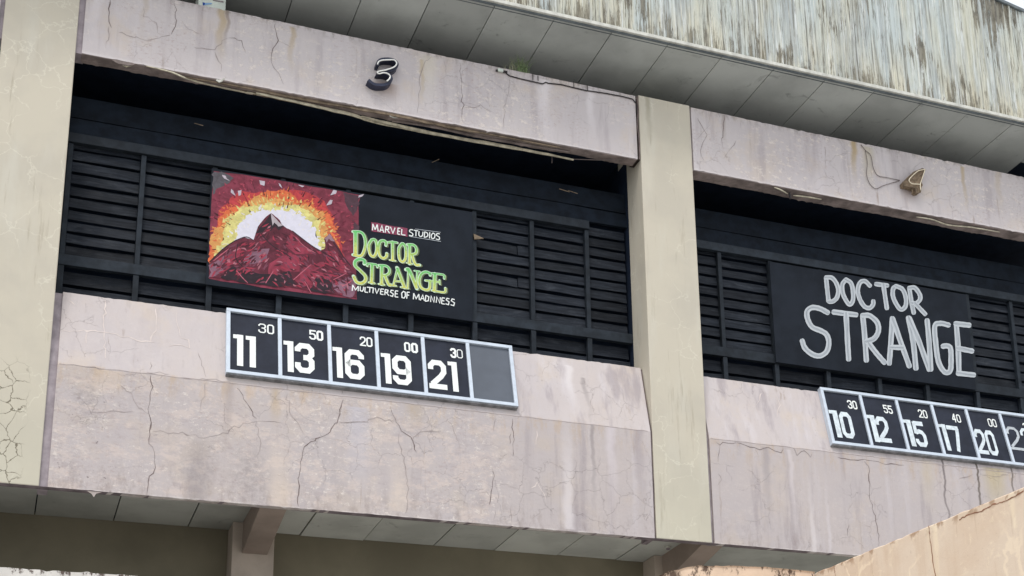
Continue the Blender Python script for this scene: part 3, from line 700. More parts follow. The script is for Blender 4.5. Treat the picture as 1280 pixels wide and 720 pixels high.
px_ = lambda L: pts(250, 200, 3.6, L)        # crop 756 px wide of 210 px
def burst(cx, cy, rx, ry, n, lobes, amp, y_clip):
    P = []
    for i in range(n):
        t = 2*math.pi*i/n; k = 1+amp*(random.random()-.5)*2+.06*math.sin(t*lobes)
        x, y = cx+rx*k*math.cos(t), cy+ry*k*math.sin(t)
        P.append((max(45, min(700, x)), min(y, y_clip)))
    return px_(P)
edge = px_([(62, 50), (130, 58), (300, 82), (500, 118), (640, 142), (722, 160), (712, 215), (716, 300), (700, 360), (704, 450), (700, 540), (706, 628), (560, 610), (400, 590), (200, 560), (40, 535), (42, 400), (50, 200)])
blob(edge, .002, paint('maroon_paint', lin(122, 52, 68), .35, 6), 'painted_ground', .004)
blob(px_([(62, 52), (120, 60), (150, 85), (120, 110), (80, 130), (55, 150), (58, 90)]), .003, paint('grey_paint', lin(86, 82, 88)), 'painted_smoke', .01)
for (P) in ([(640, 145), (720, 162), (712, 215), (690, 250), (660, 210)], [(690, 270), (716, 300), (705, 350), (685, 330)]):
    blob(px_(P), .003, paint('dark_smoke_paint', lin(80, 56, 66)), 'painted_smoke', .012)
blob(burst(335, 400, 310, 275, 46, 5, .035, 470), .0035, paint('red_paint', lin(176, 62, 66)), 'painted_flame', .006)
blob(burst(335, 405, 288, 255, 60, 7, .05, 470), .004, paint('orange_paint', lin(208, 106, 66)), 'painted_flame', .012)
blob(burst(330, 405, 272, 232, 60, 6, .045, 470), .0045, paint('amber_paint', lin(208, 150, 88)), 'painted_flame', .012)
blob(burst(330, 410, 252, 215, 60, 5, .05, 470), .005, paint('yellow_paint', lin(206, 198, 128)), 'painted_flame', .012)
blob(burst(345, 410, 205, 190, 60, 5, .06, 480), .0055, paint('pale_glow_paint', lin(212, 210, 222), .06), 'painted_flame', .012)
for nm, cc, r0, r1, cnt in (('orange_strokes', (206, 110, 70), .92, 1.08, 90), ('yellow_strokes', (208, 196, 124), .72, .95, 110), ('amber_strokes', (206, 150, 90), .84, 1.02, 80), ('pale_strokes', (216, 212, 214), .55, .8, 60), ('maroon_strokes', (108, 40, 58), 1.08, 1.4, 90), ('rose_strokes', (158, 66, 84), 1.08, 1.45, 80)):
    mb = MB()
    for i in range(cnt):
        t = random.uniform(math.pi*.98, math.pi*2.02); rr = random.uniform(r0, r1); cx, cy = 335+285*rr*math.cos(t), 405+252*rr*math.sin(t)
        if cx > 690 or cx < 58 or cy < 62+(cx-60)*.145 or cy > 440: continue
        l = random.uniform(6, 20); tt = t+random.gauss(0, .5); p = px_([(cx, cy), (cx+l*math.cos(tt), cy+l*math.sin(tt))])
        if p[1][1] < p[0][1]-6 and cy < 120: continue
        PP.stroke(mb, [PP.px(*p[0]), PP.px(*p[1])], [random.uniform(.015, .04), .006], .0058+.00001*i)
    mb.build('painted_strokes', paint(nm, lin(*cc), .15), poster)['kind'] = 'stuff'
mb = MB()
for i in range(46):    # dark flecks radiating out of the burst
    t = random.uniform(math.pi*1.0, math.pi*2.0); r = random.uniform(.72, 1.12); cx, cy = 335+285*r*math.cos(t), 405+265*r*math.sin(t)
    l = random.uniform(10, 34); p = px_([(cx, cy), (cx+l*math.cos(t), cy+l*math.sin(t))])
    if cx > 660 or cx < 60 or cy < 95: continue
    PP.stroke(mb, [PP.px(*p[0]), PP.px(*p[1])], [random.uniform(.006, .02), .003], .0065)
mb.build('painted_flecks', paint('fleck_paint', lin(64, 34, 40)), poster)['kind'] = 'stuff'
for P in ([(98, 68), (115, 72), (120, 85), (140, 98), (108, 84)], [(265, 92), (292, 96), (290, 118), (272, 112)], [(352, 104), (362, 110), (370, 128), (356, 116)],
          [(140, 130), (150, 140), (160, 162), (138, 148)], [(170, 140), (186, 136), (184, 156), (174, 164)], [(600, 135), (616, 138), (612, 152), (586, 160)],
          [(585, 180), (598, 182), (590, 200), (568, 205)], [(715, 160), (738, 154), (730, 164), (712, 170)], [(440, 112), (470, 118), (460, 124)]):
    blob(px_(P), .007, paint('shard_paint', lin(186, 176, 186), .15), 'painted_shard', .002)
dr = paint('dark_red_paint', lin(94, 40, 54), .35, 7); br = paint('crimson_paint', lin(134, 52, 70), .3, 7); dk = paint('near_black_paint', lin(46, 34, 42), .3, 7)
mauve = paint('mauve_paint', lin(128, 92, 108), .25, 7)
# generic rocky peaks in the reds of the board
blob(px_([(42, 460), (75, 425), (120, 390), (160, 360), (200, 350), (240, 362), (262, 300), (290, 262), (318, 240), (350, 262), (378, 300), (415, 320), (450, 350), (500, 385), (540, 410), (565, 395), (560, 350), (585, 330), (610, 372), (640, 425), (672, 470), (700, 500), (704, 620), (560, 600), (380, 570), (200, 545), (42, 525)]), .0075, dr, 'painted_peak', .004)
blob(px_([(250, 330), (285, 285), (318, 240), (345, 270), (378, 300), (352, 318), (338, 300), (318, 322), (300, 306), (280, 330)]), .008, dk, 'painted_peak_crag', .003)
blob(px_([(318, 240), (345, 270), (372, 296), (350, 300), (336, 282), (326, 296)]), .0083, paint('pale_rock_paint', lin(176, 166, 172), .15), 'painted_peak_crag', .003)
blob(px_([(560, 352), (585, 332), (606, 368), (590, 366), (580, 356), (570, 372)]), .0083, paint('pale_rock_paint', lin(150, 120, 130), .15), 'painted_peak_crag', .003)
for P in ([(200, 440), (250, 400), (310, 400), (300, 450), (240, 470), (190, 470)],): blob(px_(P), .0083, mauve, 'painted_ridge', .006)
for P in ([(310, 470), (400, 420), (470, 440), (440, 500), (360, 500), (300, 560)], [(420, 540), (480, 470), (570, 460), (520, 500), (600, 520), (520, 600)], [(380, 380), (415, 330), (460, 380), (520, 420), (430, 430)],
          [(130, 420), (200, 370), (180, 440), (110, 500)], [(560, 420), (600, 400), (650, 470), (670, 520), (600, 500)]):
    blob(px_(P), .0086, br, 'painted_ridge', .012)
for P in ([(42, 470), (110, 430), (100, 500), (60, 530), (42, 530)], [(590, 560), (680, 520), (700, 560), (690, 622), (640, 616)]): blob(px_(P), .0088, mauve, 'painted_ridge', .01)
for P in ([(90, 530), (150, 480), (220, 500), (290, 520), (400, 500), (430, 560), (340, 572), (180, 552)], [(490, 590), (520, 530), (590, 540), (600, 600), (560, 604)]): blob(px_(P), .009, dk, 'painted_hollow', .01)
ridge = [(42, 460), (120, 390), (200, 350), (240, 362), (262, 310), (318, 262), (378, 310), (450, 350), (540, 410), (585, 350), (640, 430), (700, 505)]
def ridge_y(x):
    for (a, b), (c_, d) in zip(ridge[:-1], ridge[1:]):
        if a <= x <= c_: return b+(d-b)*(x-a)/(c_-a)
    return 500
for nm, cc, cnt in (('deep_red_strokes', (72, 30, 42), 150), ('crimson_strokes', (150, 52, 70), 120), ('dusky_strokes', (112, 62, 78), 110), ('light_rose_strokes', (166, 104, 116), 50)):
    mb = MB()
    for i in range(cnt):
        x = random.uniform(50, 690); yt = ridge_y(x)+10; yb_ = 520+(x-45)*.155; y = random.uniform(yt, yb_)
        if y > yb_-8 or yb_ < yt: continue
        th = math.radians(random.gauss(35 if x > 320 else 145, 22)); l = random.uniform(12, 42); bend = random.uniform(-8, 8)
        x2, y2 = x+l*math.cos(th), y+l*math.sin(th)
        if not 46 < x2 < 698 or y2 > 530+(x2-45)*.15 or y2 < ridge_y(x2)+6: continue
        Q = smooth([PP.px(*p) for p in px_([(x, y), ((x+x2)/2-bend*.5, (y+y2)/2+bend*.5), (x2, y2)])], 3)
        PP.stroke(mb, Q, [.004, .012, .022, .026, .022, .014, .004][:len(Q)], .0091+.000002*i)
    mb.build('painted_strokes', paint(nm, lin(*cc), .15), poster)['kind'] = 'stuff'
mb = MB()
for P in ([(42, 460), (120, 388), (200, 348), (240, 362)], [(262, 300), (280, 340), (330, 390), (380, 420), (410, 440)], [(415, 320), (500, 385), (560, 420), (620, 460)], [(170, 380), (160, 440), (190, 480)], [(600, 372), (640, 430), (680, 480)]):
    PP.stroke(mb, smooth([PP.px(*p) for p in px_(P)], 5), .014, .0094)
mb.build('painted_contours', dk, poster)['kind'] = 'stuff'
mb = MB()
for P in ([(165, 500), (190, 530), (215, 555)], [(295, 555), (330, 500)], [(430, 350), (470, 390), (520, 420)], [(420, 540), (500, 470)], [(500, 600), (470, 545)], [(60, 455), (130, 400)], [(600, 540), (660, 510)], [(640, 570), (690, 540)]):
    PP.stroke(mb, smooth([PP.px(*p) for p in px_(P)], 5), [.012]*(5*(len(P)-1))+[.004], .0096)
mb.build('painted_highlights', paint('pink_paint', lin(180, 96, 112)), poster)['kind'] = 'stuff'

# lettering of the poster: traced strokes
L1 = lambda L: pts(430, 270, 9.0, L); L2 = lambda L: pts(430, 315, 8.473, L)
blob(L1([(305, 70), (380, 80), (500, 108), (712, 138), (714, 235), (600, 215), (400, 185), (308, 172)]), .004, paint('label_red', lin(130, 62, 84)), 'red_label', .002)
def lettering(name, plane, strokes, wd, mat, parent, n=.0125, ends='flat', sm=4):
    mb = MB()
    for i, P in enumerate(strokes):
        Q = [plane.px(*p) for p in P]
        if len(Q) > 2 and sm: Q = smooth(Q, sm)
        plane.stroke(mb, Q, wd, n+.0003*(i % 5), ends=ends)
    return mb.build(name, mat, parent)
W = M['white']
ms = [[(318, 165), (322, 92)], [(322, 92), (348, 158)], [(348, 158), (372, 100)], [(372, 100), (382, 178)],
      [(400, 182), (424, 112), (444, 190)], [(408, 160), (436, 166)], [(462, 190), (470, 118)], [(470, 118), (502, 128), (500, 152), (468, 156)], [(482, 156), (510, 198)],
      [(520, 126), (548, 200), (572, 136)], [(600, 208), (606, 138)], [(606, 140), (632, 145)], [(602, 174), (628, 178)], [(600, 208), (628, 212)], [(648, 150), (644, 214)], [(644, 214), (690, 220)]]
lettering('lettering', PP, [L1(s) for s in ms], .017, W, poster, sm=0)
st = [[(775, 160), (745, 158), (735, 178), (770, 202), (765, 228), (728, 220)], [(782, 164), (832, 172)], [(808, 168), (806, 232)], [(842, 176), (840, 218), (860, 236), (880, 222), (886, 182)],
      [(905, 182), (900, 246)], [(905, 182), (935, 196), (938, 230), (900, 246)], [(962, 188), (960, 256)], [(1000, 196), (980, 220), (988, 258), (1014, 250), (1020, 212), (1000, 196)], [(1075, 206), (1046, 202), (1038, 222), (1070, 242), (1066, 270), (1030, 262)]]
lettering('lettering', PP, [L1(s) for s in st], .016, W, poster, sm=3)
lettering('lettering', PP, [L1([(728, 232), (1088, 290)]), L1([(800, 150), (1085, 188)])], .008, M['thin_white'], poster, sm=0)
def grad_paint(name, z0, z1):
    q = NM(name, .6, .3); f = q.rng(q.add(q.Z, q.mul(q.add(q.noise(9, 3), -.5), .15)), z0, z1)
    c = q.mix(f, lin(204, 204, 104), lin(104, 190, 112)); c = q.mix(q.rng(q.noise(30, 5, .7), .5, .7, 0, .6), c, lin(70, 120, 58)); q.col(c); return q.m
d1 = [  # DOCTOR
 ([(128, 185), (128, 440)], .05), ([(100, 180), (185, 185), (228, 235), (240, 330), (210, 430), (170, 455), (100, 440)], .036),
 ([(312, 270), (278, 330), (290, 430), (330, 460), (362, 410), (365, 320), (345, 270), (312, 270)], .034),
 ([(470, 335), (470, 300), (440, 280), (400, 300), (388, 380), (400, 450), (440, 480), (475, 460), (480, 425)], .036),
 ([(490, 300), (545, 296), (598, 305)], .026), ([(545, 296), (545, 500)], .038), ([(512, 498), (578, 508)], .018),
 ([(650, 315), (615, 370), (620, 480), (655, 520), (690, 480), (692, 370), (670, 320), (650, 315)], .034),
 ([(735, 330), (735, 540)], .04), ([(712, 325), (780, 330), (812, 370), (808, 420), (770, 435), (740, 432)], .034), ([(760, 435), (800, 545), (850, 555)], .036), ([(705, 530), (765, 542)], .018)]
s1 = [  # STRANGE
 ([(215, 130), (215, 95), (170, 78), (120, 100), (118, 150), (170, 200), (225, 260), (222, 310), (180, 335), (130, 320), (100, 260)], .042),
 ([(245, 150), (250, 128), (340, 138), (352, 165)], .026), ([(296, 135), (290, 330)], .042), ([(262, 325), (322, 335)], .02),
 ([(398, 150), (396, 345)], .042), ([(370, 145), (440, 150), (476, 180), (476, 225), (440, 250), (402, 250)], .032), ([(430, 250), (470, 345), (500, 352)], .038), ([(366, 342), (425, 350)], .02),
 ([(565, 175), (520, 360)], .022), ([(560, 170), (640, 380)], .044), ([(535, 310), (625, 318)], .024), ([(500, 356), (550, 362)], .018), ([(600, 375), (680, 388)], .02),
 ([(680, 195), (672, 385)], .022), ([(655, 190), (690, 200), (770, 390)], .046), ([(775, 210), (765, 390)], .022), ([(745, 202), (800, 210)], .018),
 ([(912, 250), (905, 228), (860, 215), (815, 240), (795, 310), (815, 380), (870, 405), (905, 385), (910, 310)], .036), ([(860, 305), (940, 312)], .024),
 ([(960, 235), (955, 415)], .046), ([(930, 230), (1050, 245), (1060, 285)], .026), ([(965, 318), (1010, 322)], .024), ([(1010, 300), (1014, 345)], .016), ([(930, 410), (1060, 430), (1072, 385)], .026)]
for S, f, z in ((d1, L1, (10.62, 10.98)), (s1, L2, (10.28, 10.7))):
    zz = [PP.px(*p)[1] for s, w_ in S for p in f(s)]
    m = grad_paint('green_yellow_paint', min(zz), max(zz))
    mo, mi = MB(), MB(); md = MB()
    for i, (s, w_) in enumerate(S):
        Q = [PP.px(*p) for p in f(s)]; Q = smooth(Q, 4) if len(Q) > 2 else Q
        PP.stroke(md, [q+Vector((.02, -.008)) for q in Q], w_*1.05+.014, .0102+.0001*(i % 5), ends='round')
        PP.stroke(mo, [q+Vector((-.002, 0)) for q in Q], w_*1.05+.012, .0112+.0001*(i % 5), ends='round'); PP.stroke(mi, Q, w_*.9, .0122+.0002*(i % 5))
    md.build('letter_shadow', paint('olive_shade_paint', lin(96, 104, 74)), poster); mo.build('letter_outline', paint('pale_outline', lin(196, 222, 196), .1), poster); mi.build('lettering', m, poster)
mv = [[(85, 415), (90, 352)], [(90, 352), (120, 405), (150, 365)], [(150, 365), (148, 418)], [(170, 368), (170, 412), (190, 420), (202, 405), (206, 372)], [(222, 376), (218, 428)], [(218, 428), (252, 432)],
      [(240, 376), (312, 384)], [(272, 382), (268, 432)], [(308, 384), (304, 440)], [(326, 386), (344, 442), (370, 390)], [(388, 394), (384, 450)], [(388, 394), (420, 398)], [(386, 420), (414, 424)], [(384, 450), (416, 454)],
      [(434, 400), (430, 460)], [(434, 400), (464, 408), (460, 430), (434, 432)], [(446, 432), (474, 466)], [(524, 412), (498, 408), (490, 428), (520, 448), (512, 474), (484, 464)], [(542, 414), (538, 478)], [(542, 414), (572, 418)], [(540, 444), (566, 448)], [(538, 478), (572, 482)],
      [(628, 420), (608, 440), (612, 486), (634, 492), (648, 470), (646, 430), (628, 420)], [(666, 428), (662, 498)], [(666, 428), (694, 432)], [(664, 458), (688, 462)],
      [(732, 504), (736, 440)], [(736, 440), (762, 498), (790, 450)], [(790, 450), (796, 512)], [(806, 516), (832, 458), (848, 520)], [(816, 494), (842, 500)], [(864, 462), (858, 526)], [(864, 462), (896, 478), (890, 520), (858, 526)],
      [(914, 532), (920, 470), (950, 536), (956, 476)], [(974, 540), (980, 478), (1012, 546), (1018, 484)], [(1036, 488), (1030, 550)], [(1036, 488), (1066, 492)], [(1034, 518), (1060, 522)], [(1030, 550), (1064, 556)],
      [(1114, 500), (1088, 494), (1080, 512), (1110, 532), (1104, 562), (1072, 552)], [(1170, 508), (1142, 500), (1134, 520), (1168, 542), (1160, 572), (1126, 562)]]
lettering('lettering', PP, [L2(s) for s in mv], .0165, W, poster, sm=0)

# ------------------------------------------------------------------ hand-lettered board of the right bay
b0, b1 = at(962, 330, YP), at(1219, 489, YP)
sign, SP = board_thing('hand_lettered_board', 'plain black board with big white brushed words Doctor Strange on the right louvres', 'sign', at(966, 390, YP).x, at(1214, 430, YP).x, 9.80, 11.69, YP, 'board')
def brush():
    q = NM('brushed_white_paint', .7, .25)
    uvn = q.t.nodes.new('ShaderNodeUVMap').outputs[0]
    sx = q.t.nodes.new('ShaderNodeSeparateXYZ'); q.t.links.new(uvn, sx.inputs[0])
    e = q.ma('ABSOLUTE', q.add(sx.outputs[0], -.5)); n = q.noise(1, 5, .7, q.vec(14, .35, 1, src=uvn))
    f = q.rng(q.add(q.mul(e, .7), q.mul(n, 1.3)), .42, .95)
    c = q.mix(f, lin(108, 116, 126), lin(188, 194, 199)); q.col(c); return q.m
BR = brush()
def brush_letters(strokes, conv, wpx, sc, parent):
    """each brush stroke carries a UV map: u across the stroke, v along it"""
    me_v, me_f, uvs = [], [], []
    for i, P in enumerate(strokes):
        Q = [Vector(p) for p in conv(P)]
        Q = smooth(Q, 6) if len(Q) > 2 else [Q[0]+(Q[1]-Q[0])*t/6 for t in range(7)]
        wd = wpx; acc = random.random()*10; n0 = .004+.002*i
        t0, t1 = (Q[1]-Q[0]).normalized(), (Q[-1]-Q[-2]).normalized()
        Q = [Q[0]-t0*wd*.42, Q[0]-t0*wd*.25]+Q+[Q[-1]+t1*wd*.25, Q[-1]+t1*wd*.42]; base_i = len(me_v)
        for k, p in enumerate(Q):
            a, b = Q[max(k-1, 0)], Q[min(k+1, len(Q)-1)]; t = (b-a).normalized(); nn = Vector((-t.y, t.x))
            ww = wd*(.45 if k in (0, len(Q)-1) else .85 if k in (1, len(Q)-2) else 1)*random.uniform(.94, 1.05)/2; acc += (p-a).length/9
            n0 += .00004; me_v += [SP.w(*SP.px(*(p+nn*ww)), n0), SP.w(*SP.px(*p), n0), SP.w(*SP.px(*(p-nn*ww)), n0)]
            uvs += [(0, acc), (.5, acc), (1, acc)]
        for k in range(len(Q)-1):
            j = base_i+k*3; me_f += [(j, j+1, j+4, j+3), (j+1, j+2, j+5, j+4)]
    me = bpy.data.meshes.new('brush_lettering'); L = total(parent); me.from_pydata([tuple(Vector(v)-L) for v in me_v], [], me_f)
    ul = me.uv_layers.new(name='UVMap')
    for lp in me.loops: ul.data[lp.index].uv = uvs[lp.vertex_index]
    me.materials.append(BR); o = bpy.data.objects.new('brush_lettering', me); C.objects.link(o); o.parent = parent; return o
K1 = lambda L: pts(1020, 335, 9.0, L); K2 = lambda L: pts(990, 370, 7.2, L); K3 = lambda L: pts(1100, 380, 7.2, L)
brush_letters([[(112, 110), (125, 240), (140, 375)], [(112, 108), (175, 112), (225, 170), (248, 250), (235, 330), (190, 375), (145, 380)]], K1, 5.6, 9, sign)
brush_letters([[(335, 132), (295, 190), (305, 300), (370, 410), (412, 370), (415, 260), (390, 170), (335, 132)]], K1, 5.6, 9, sign)
brush_letters([[(605, 200), (550, 150), (495, 165), (468, 250), (490, 350), (545, 435), (605, 450), (640, 410), (642, 375)]], K1, 5.6, 9, sign)
brush_letters([[(675, 182), (800, 198)], [(755, 190), (775, 320), (795, 455)]], K1, 5.6, 9, sign)
brush_letters([[(900, 205), (865, 240), (870, 340), (945, 465), (1005, 430), (1008, 330), (970, 240), (900, 205)]], K1, 5.6, 9, sign)
brush_letters([[(1048, 225), (1070, 370), (1098, 505)], [(1050, 225), (1110, 225), (1165, 300), (1165, 360), (1120, 400), (1085, 395)], [(1115, 405), (1225, 520)]], K1, 5.6, 9, sign)
brush_letters([[(320, 150), (250, 115), (180, 105), (135, 140), (140, 210), (180, 280), (260, 315), (310, 350), (330, 420), (310, 500), (250, 540), (180, 525), (115, 470), (90, 405)]], K2, 6.6, 7, sign)
brush_letters([[(375, 145), (575, 170)], [(485, 165), (495, 350), (508, 570)]], K2, 6.6, 7, sign)
brush_letters([[(635, 175), (652, 350), (668, 580)], [(640, 175), (700, 180), (765, 240), (775, 320), (735, 385), (670, 410)], [(695, 435), (760, 520), (830, 600)]], K2, 6.6, 7, sign)
brush_letters([[(110, 130), (98, 330), (82, 535)], [(112, 135), (180, 330), (262, 560)], [(105, 390), (195, 395)]], K3, 6.6, 7, sign)
brush_letters([[(255, 125), (298, 350), (322, 580)], [(262, 130), (350, 340), (440, 590)], [(422, 150), (440, 350), (455, 590)]], K3, 6.6, 7, sign)
brush_letters([[(615, 190), (545, 175), (492, 200), (500, 350), (525, 520), (580, 612), (630, 600), (638, 500), (632, 400), (600, 378), (565, 382)]], K3, 6.6, 7, sign)
brush_letters([[(685, 175), (702, 400), (710, 630)], [(680, 178), (800, 192)], [(700, 400), (825, 425)], [(700, 625), (840, 640)]], K3, 6.6, 7, sign)

# ------------------------------------------------------------------ showtime boards
G = {'0': [[(.2, .9), (.42, .9), (.52, .79), (.52, .21), (.42, .1), (.2, .1), (.1, .21), (.1, .79), (.2, .9)]],
     '1': [[(.12, 1.0), (.12, 0.0)], [(-.06, .93), (.07, .93)]],
     '2': [[(.1, .66), (.1, .79), (.2, .9), (.42, .9), (.52, .79), (.52, .6), (.42, .45), (.12, .16)], [(.02, .1), (.6, .1)]],
     '3': [[(.1, .7), (.1, .79), (.2, .9), (.42, .9), (.52, .79), (.52, .63), (.42, .52), (.27, .52)], [(.3, .52), (.42, .52), (.52, .41), (.52, .21), (.42, .1), (.2, .1), (.1, .21), (.1, .34)]],
     '4': [[(.44, 1), (.44, 0)], [(.4, .92), (.08, .36)], [(.02, .33), (.6, .33)]],
     '5': [[(.58, .9), (.1, .9)], [(.12, .95), (.12, .5)], [(.12, .55), (.3, .6), (.44, .56), (.52, .45), (.52, .21), (.42, .1), (.2, .1), (.1, .21), (.1, .3)]],
     '6': [[(.52, .7), (.52, .79), (.42, .9), (.2, .9), (.1, .79), (.1, .21), (.2, .1), (.42, .1), (.52, .21), (.52, .44), (.42, .56), (.2, .56), (.1, .46)]],
     '7': [[(0, .9), (.56, .9)], [(.5, .9), (.46, .65), (.3, .0)]],
     '9': [[(.1, .3), (.1, .21), (.2, .1), (.42, .1), (.52, .21), (.52, .79), (.42, .9), (.2, .9), (.1, .79), (.1, .56), (.2, .44), (.42, .44), (.52, .54)]]}
def digit(plane, ch, u, v, h, sw, mat, parent, sx=1.0, n=.005):
    mb = MB(); k_ = sx; plane = Plane(plane.O+Vector((u, 0, 0)), Vector((k_, 0, 0)), plane.V, plane.N)
    for i, P in enumerate(G[ch]):
        Q = [Vector((a*h, v+b*h)) for a, b in P]
        # keep the stroke's outside inside the glyph box
        plane.stroke(mb, Q, sw*(.8 if ch == '1' and i == 1 else 1), n+.0005*i)
    return mb.build('digit', mat, parent)
def timetable(x0, x1, mull, label, rows, worn):
    pl = Plane(slope.w(0, 0, .0), (1, 0, 0), SV, SN)
    t = thing('showtime_board', label, 'timetable', slope.w((x0+x1)/2, .13, 0), 'showtime boards on the gallery parapet')
    def sbox(u0, u1, v0, v1, n0, n1, name, mat, bev=.004):
        P = [pl.w(u, v, n) for v in (v0, v1) for (u, n) in ((u0, n1), (u1, n1), (u1, n0), (u0, n0))]
        return MB().hexa(P).build(name, mat, t, bevel=bev)
    v0, v1 = .125, 1.26; f = .055
    sbox(x0, x1, v0, v0+f, .0, .092, 'frame_bar', M['frame']); sbox(x0, x1, v1-f, v1, .0, .092, 'frame_bar', M['frame'])
    sbox(x0, x0+f, v0+f, v1-f, .0, .090, 'frame_bar', M['frame']); sbox(x1-f, x1, v0+f, v1-f, .0, .090, 'frame_bar', M['frame'])
    sbox(x0+.004, x1-.004, v0-.022, v0-.001, .0, .075, 'frame_bar', M['frame_under'])
    for m in mull: sbox(m-.027, m+.027, v0+f, v1-f, .0, .086, 'divider', M['frame'])
    ed = [x0+f]+list(mull)+[x1-f]
    for k, (a, b) in enumerate(zip(ed[:-1], ed[1:])):
        a2 = a+(.027 if k else 0)+.001; b2 = b-(.027 if k < len(ed)-2 else 0)-.001
        sbox(a2, b2, v0+f+.001, v1-f-.001, .0, .055, 'cell_panel', M['cell_grey'] if (k >= len(rows) and not worn) else M['cell'], 0)
    face = Plane(pl.w(0, 0, .056), (1, 0, 0), SV, SN)
    for k, (hrs, mins) in enumerate(rows):
        for (ch, u, sx, m, sw, v) in hrs: digit(face, ch, u, v, .545, sw, m, t, sx)
        for (ch, u, sx, m, sw) in mins: digit(face, ch, u, .9, .185, sw, m, t, sx)
    return t
w_, ww_, tw_ = M['white'], M['worn_white'], M['thin_white']
def H(ch, left, width=None, m=None, sw=.093, v=.28):      # an hour digit by its left edge and width
    if ch == '1':
        k = 1 if width is None else width; return ('1', left+.034*k, k, m or w_, sw*.92, v)
    k = (width or .29)/(.42*.545+sw); return (ch, left-(.1*.545-sw/2)*k, k, m or w_, sw, v)
def Mn(ch, left, width=.1, sw=.026, m=None):
    k = width/(.42*.185+sw) if ch != '4' else width/(.58*.185+sw*.5); return (ch, left-(.1*.185-sw/2)*k, k, m or w_, sw)
timetable(2.60, 6.905, [3.353, 4.07, 4.776, 5.483, 6.186],
    'showtime board with white times 11 to 21 and a blank grey last cell', [
    ([H('1', 2.696), H('1', 2.872)], [Mn('3', 3.05, .11, .019), Mn('0', 3.175, .1, .022)]),
    ([H('1', 3.405), H('3', 3.566, .28)], [Mn('5', 3.779), Mn('0', 3.885, .1, .034)]),
    ([H('1', 4.113), H('6', 4.29, .285)], [Mn('2', 4.525, .09, .024), Mn('0', 4.622, .092)]),
    ([H('1', 4.829), H('9', 4.995, .285)], [Mn('0', 5.194, .095, .032), Mn('0', 5.3, .105, .038)]),
    ([H('2', 5.54, .28), H('1', 5.85)], [Mn('3', 5.907, .095, .036), Mn('0', 6.01, .092, .016)])], False)
timetable(12.37, 16.82, [13.15, 13.875, 14.597, 15.317, 16.04],
    'showtime board with worn digits 10 12 15 17 20 below the hand lettered board', [
    ([H('1', 12.45, 1.15, ww_, .092), H('0', 12.635, .235, ww_, .092)], [Mn('3', 12.865, .09), Mn('0', 12.965, .085)]),
    ([H('1', 13.18, 1.15, ww_, .09), H('2', 13.34, .245, ww_, .088)], [Mn('5', 13.575, .085), Mn('5', 13.67, .085)]),
    ([H('1', 13.908, 1.15, ww_, .09), H('5', 14.085, .235, ww_, .09)], [Mn('2', 14.285, .085, .022), Mn('0', 14.38, .085, .024)]),
    ([H('1', 14.63, 1.1, ww_, .082), H('7', 14.805, .25, ww_, .086)], [Mn('4', 14.98, .09, .028), Mn('0', 15.075, .085, .024)]),
    ([H('2', 15.355, .215, ww_, .082), H('0', 15.585, .2, ww_, .086)], [Mn('0', 15.74, .085, .024), Mn('0', 15.835, .085, .024)]),
    ([H('2', 16.085, .27, tw_, .055, .44), H('2', 16.39, .25, ww_, .06, .44)], [Mn('3', 16.5), Mn('0', 16.6)])], True)

# ------------------------------------------------------------------ neon numerals on the lintels
n3 = thing('neon_numeral_three', 'navy channel numeral three with a white neon tube on the left lintel', 'neon sign', at(478, 90, 20), 'neon bay numerals')
NP = Plane((0, 19.86, 0), (1, 0, 0), (0, 0, 1), (0, -1, 0))
q12 = lambda L: pts(440, 60, 12.0, L)
mb = MB(); P = smooth([NP.px(*p) for p in q12([(385, 262), (395, 205), (450, 168), (560, 162), (640, 185), (678, 235), (655, 290), (580, 330), (460, 352), (400, 372), (480, 376), (560, 405), (590, 455), (560, 515), (480, 548), (340, 540), (245, 475)])], 5)
NP.stroke(mb, P, .047, 0, depth=.14); mb.build('channel_body', M['neon_body'], n3)
TB = smooth([NP.px(*p) for p in q12([(375, 258), (398, 215), (450, 196), (560, 190), (625, 192), (662, 228), (655, 268), (610, 305), (500, 342), (400, 362), (376, 382), (405, 398), (470, 384), (535, 400), (568, 440), (550, 480), (515, 510)])], 5)
MB().tube([NP.w(p.x, p.y, .025) for p in TB], .0115, 8).build('neon_tube', M['neon'], n3, smooth=True)
for i in (3, 30, 52, 78): 
    p = TB[min(i, len(TB)-1)]; MB().tube([NP.w(p.x, p.y, .02), NP.w(p.x, p.y, -.01)], .008, 6).build('tube_clip', M['frame_under'], n3)
n4 = thing('neon_numeral_four', 'rusty brown channel numeral four with a cream neon tube on the right lintel', 'neon sign', at(1142, 228, 20), 'neon bay numerals')
q9 = lambda L: pts(1080, 180, 9.0, L)
NP4 = Plane((0, 19.87, 0), (1, 0, 0), (0, 0, 1), (0, -1, 0))
A = [NP4.px(*p) for p in q9([(655, 278), (686, 292), (662, 360), (640, 430), (655, 465), (640, 490), (632, 545), (590, 548), (575, 500), (520, 482), (450, 468), (440, 430), (480, 385), (560, 315)])]
mb = MB(); mb.loft([[NP4.w(p.x, p.y, 0) for p in A], [NP4.w(p.x, p.y, -.12) for p in A]]); mb.build('channel_body', M['rust'], n4, bevel=.006)
rim = MB(); NP4.stroke(rim, [q for q in A]+[A[0]], .014, .012, depth=.02); rim.build('channel_rim', M['rotten'], n4)
t1 = smooth([NP4.px(*p) for p in q9([(675, 296), (600, 312), (530, 370), (494, 418), (525, 455), (580, 462), (620, 464)])], 5)
t2 = smooth([NP4.px(*p) for p in q9([(675, 296), (648, 380), (622, 462), (625, 530)])], 5)
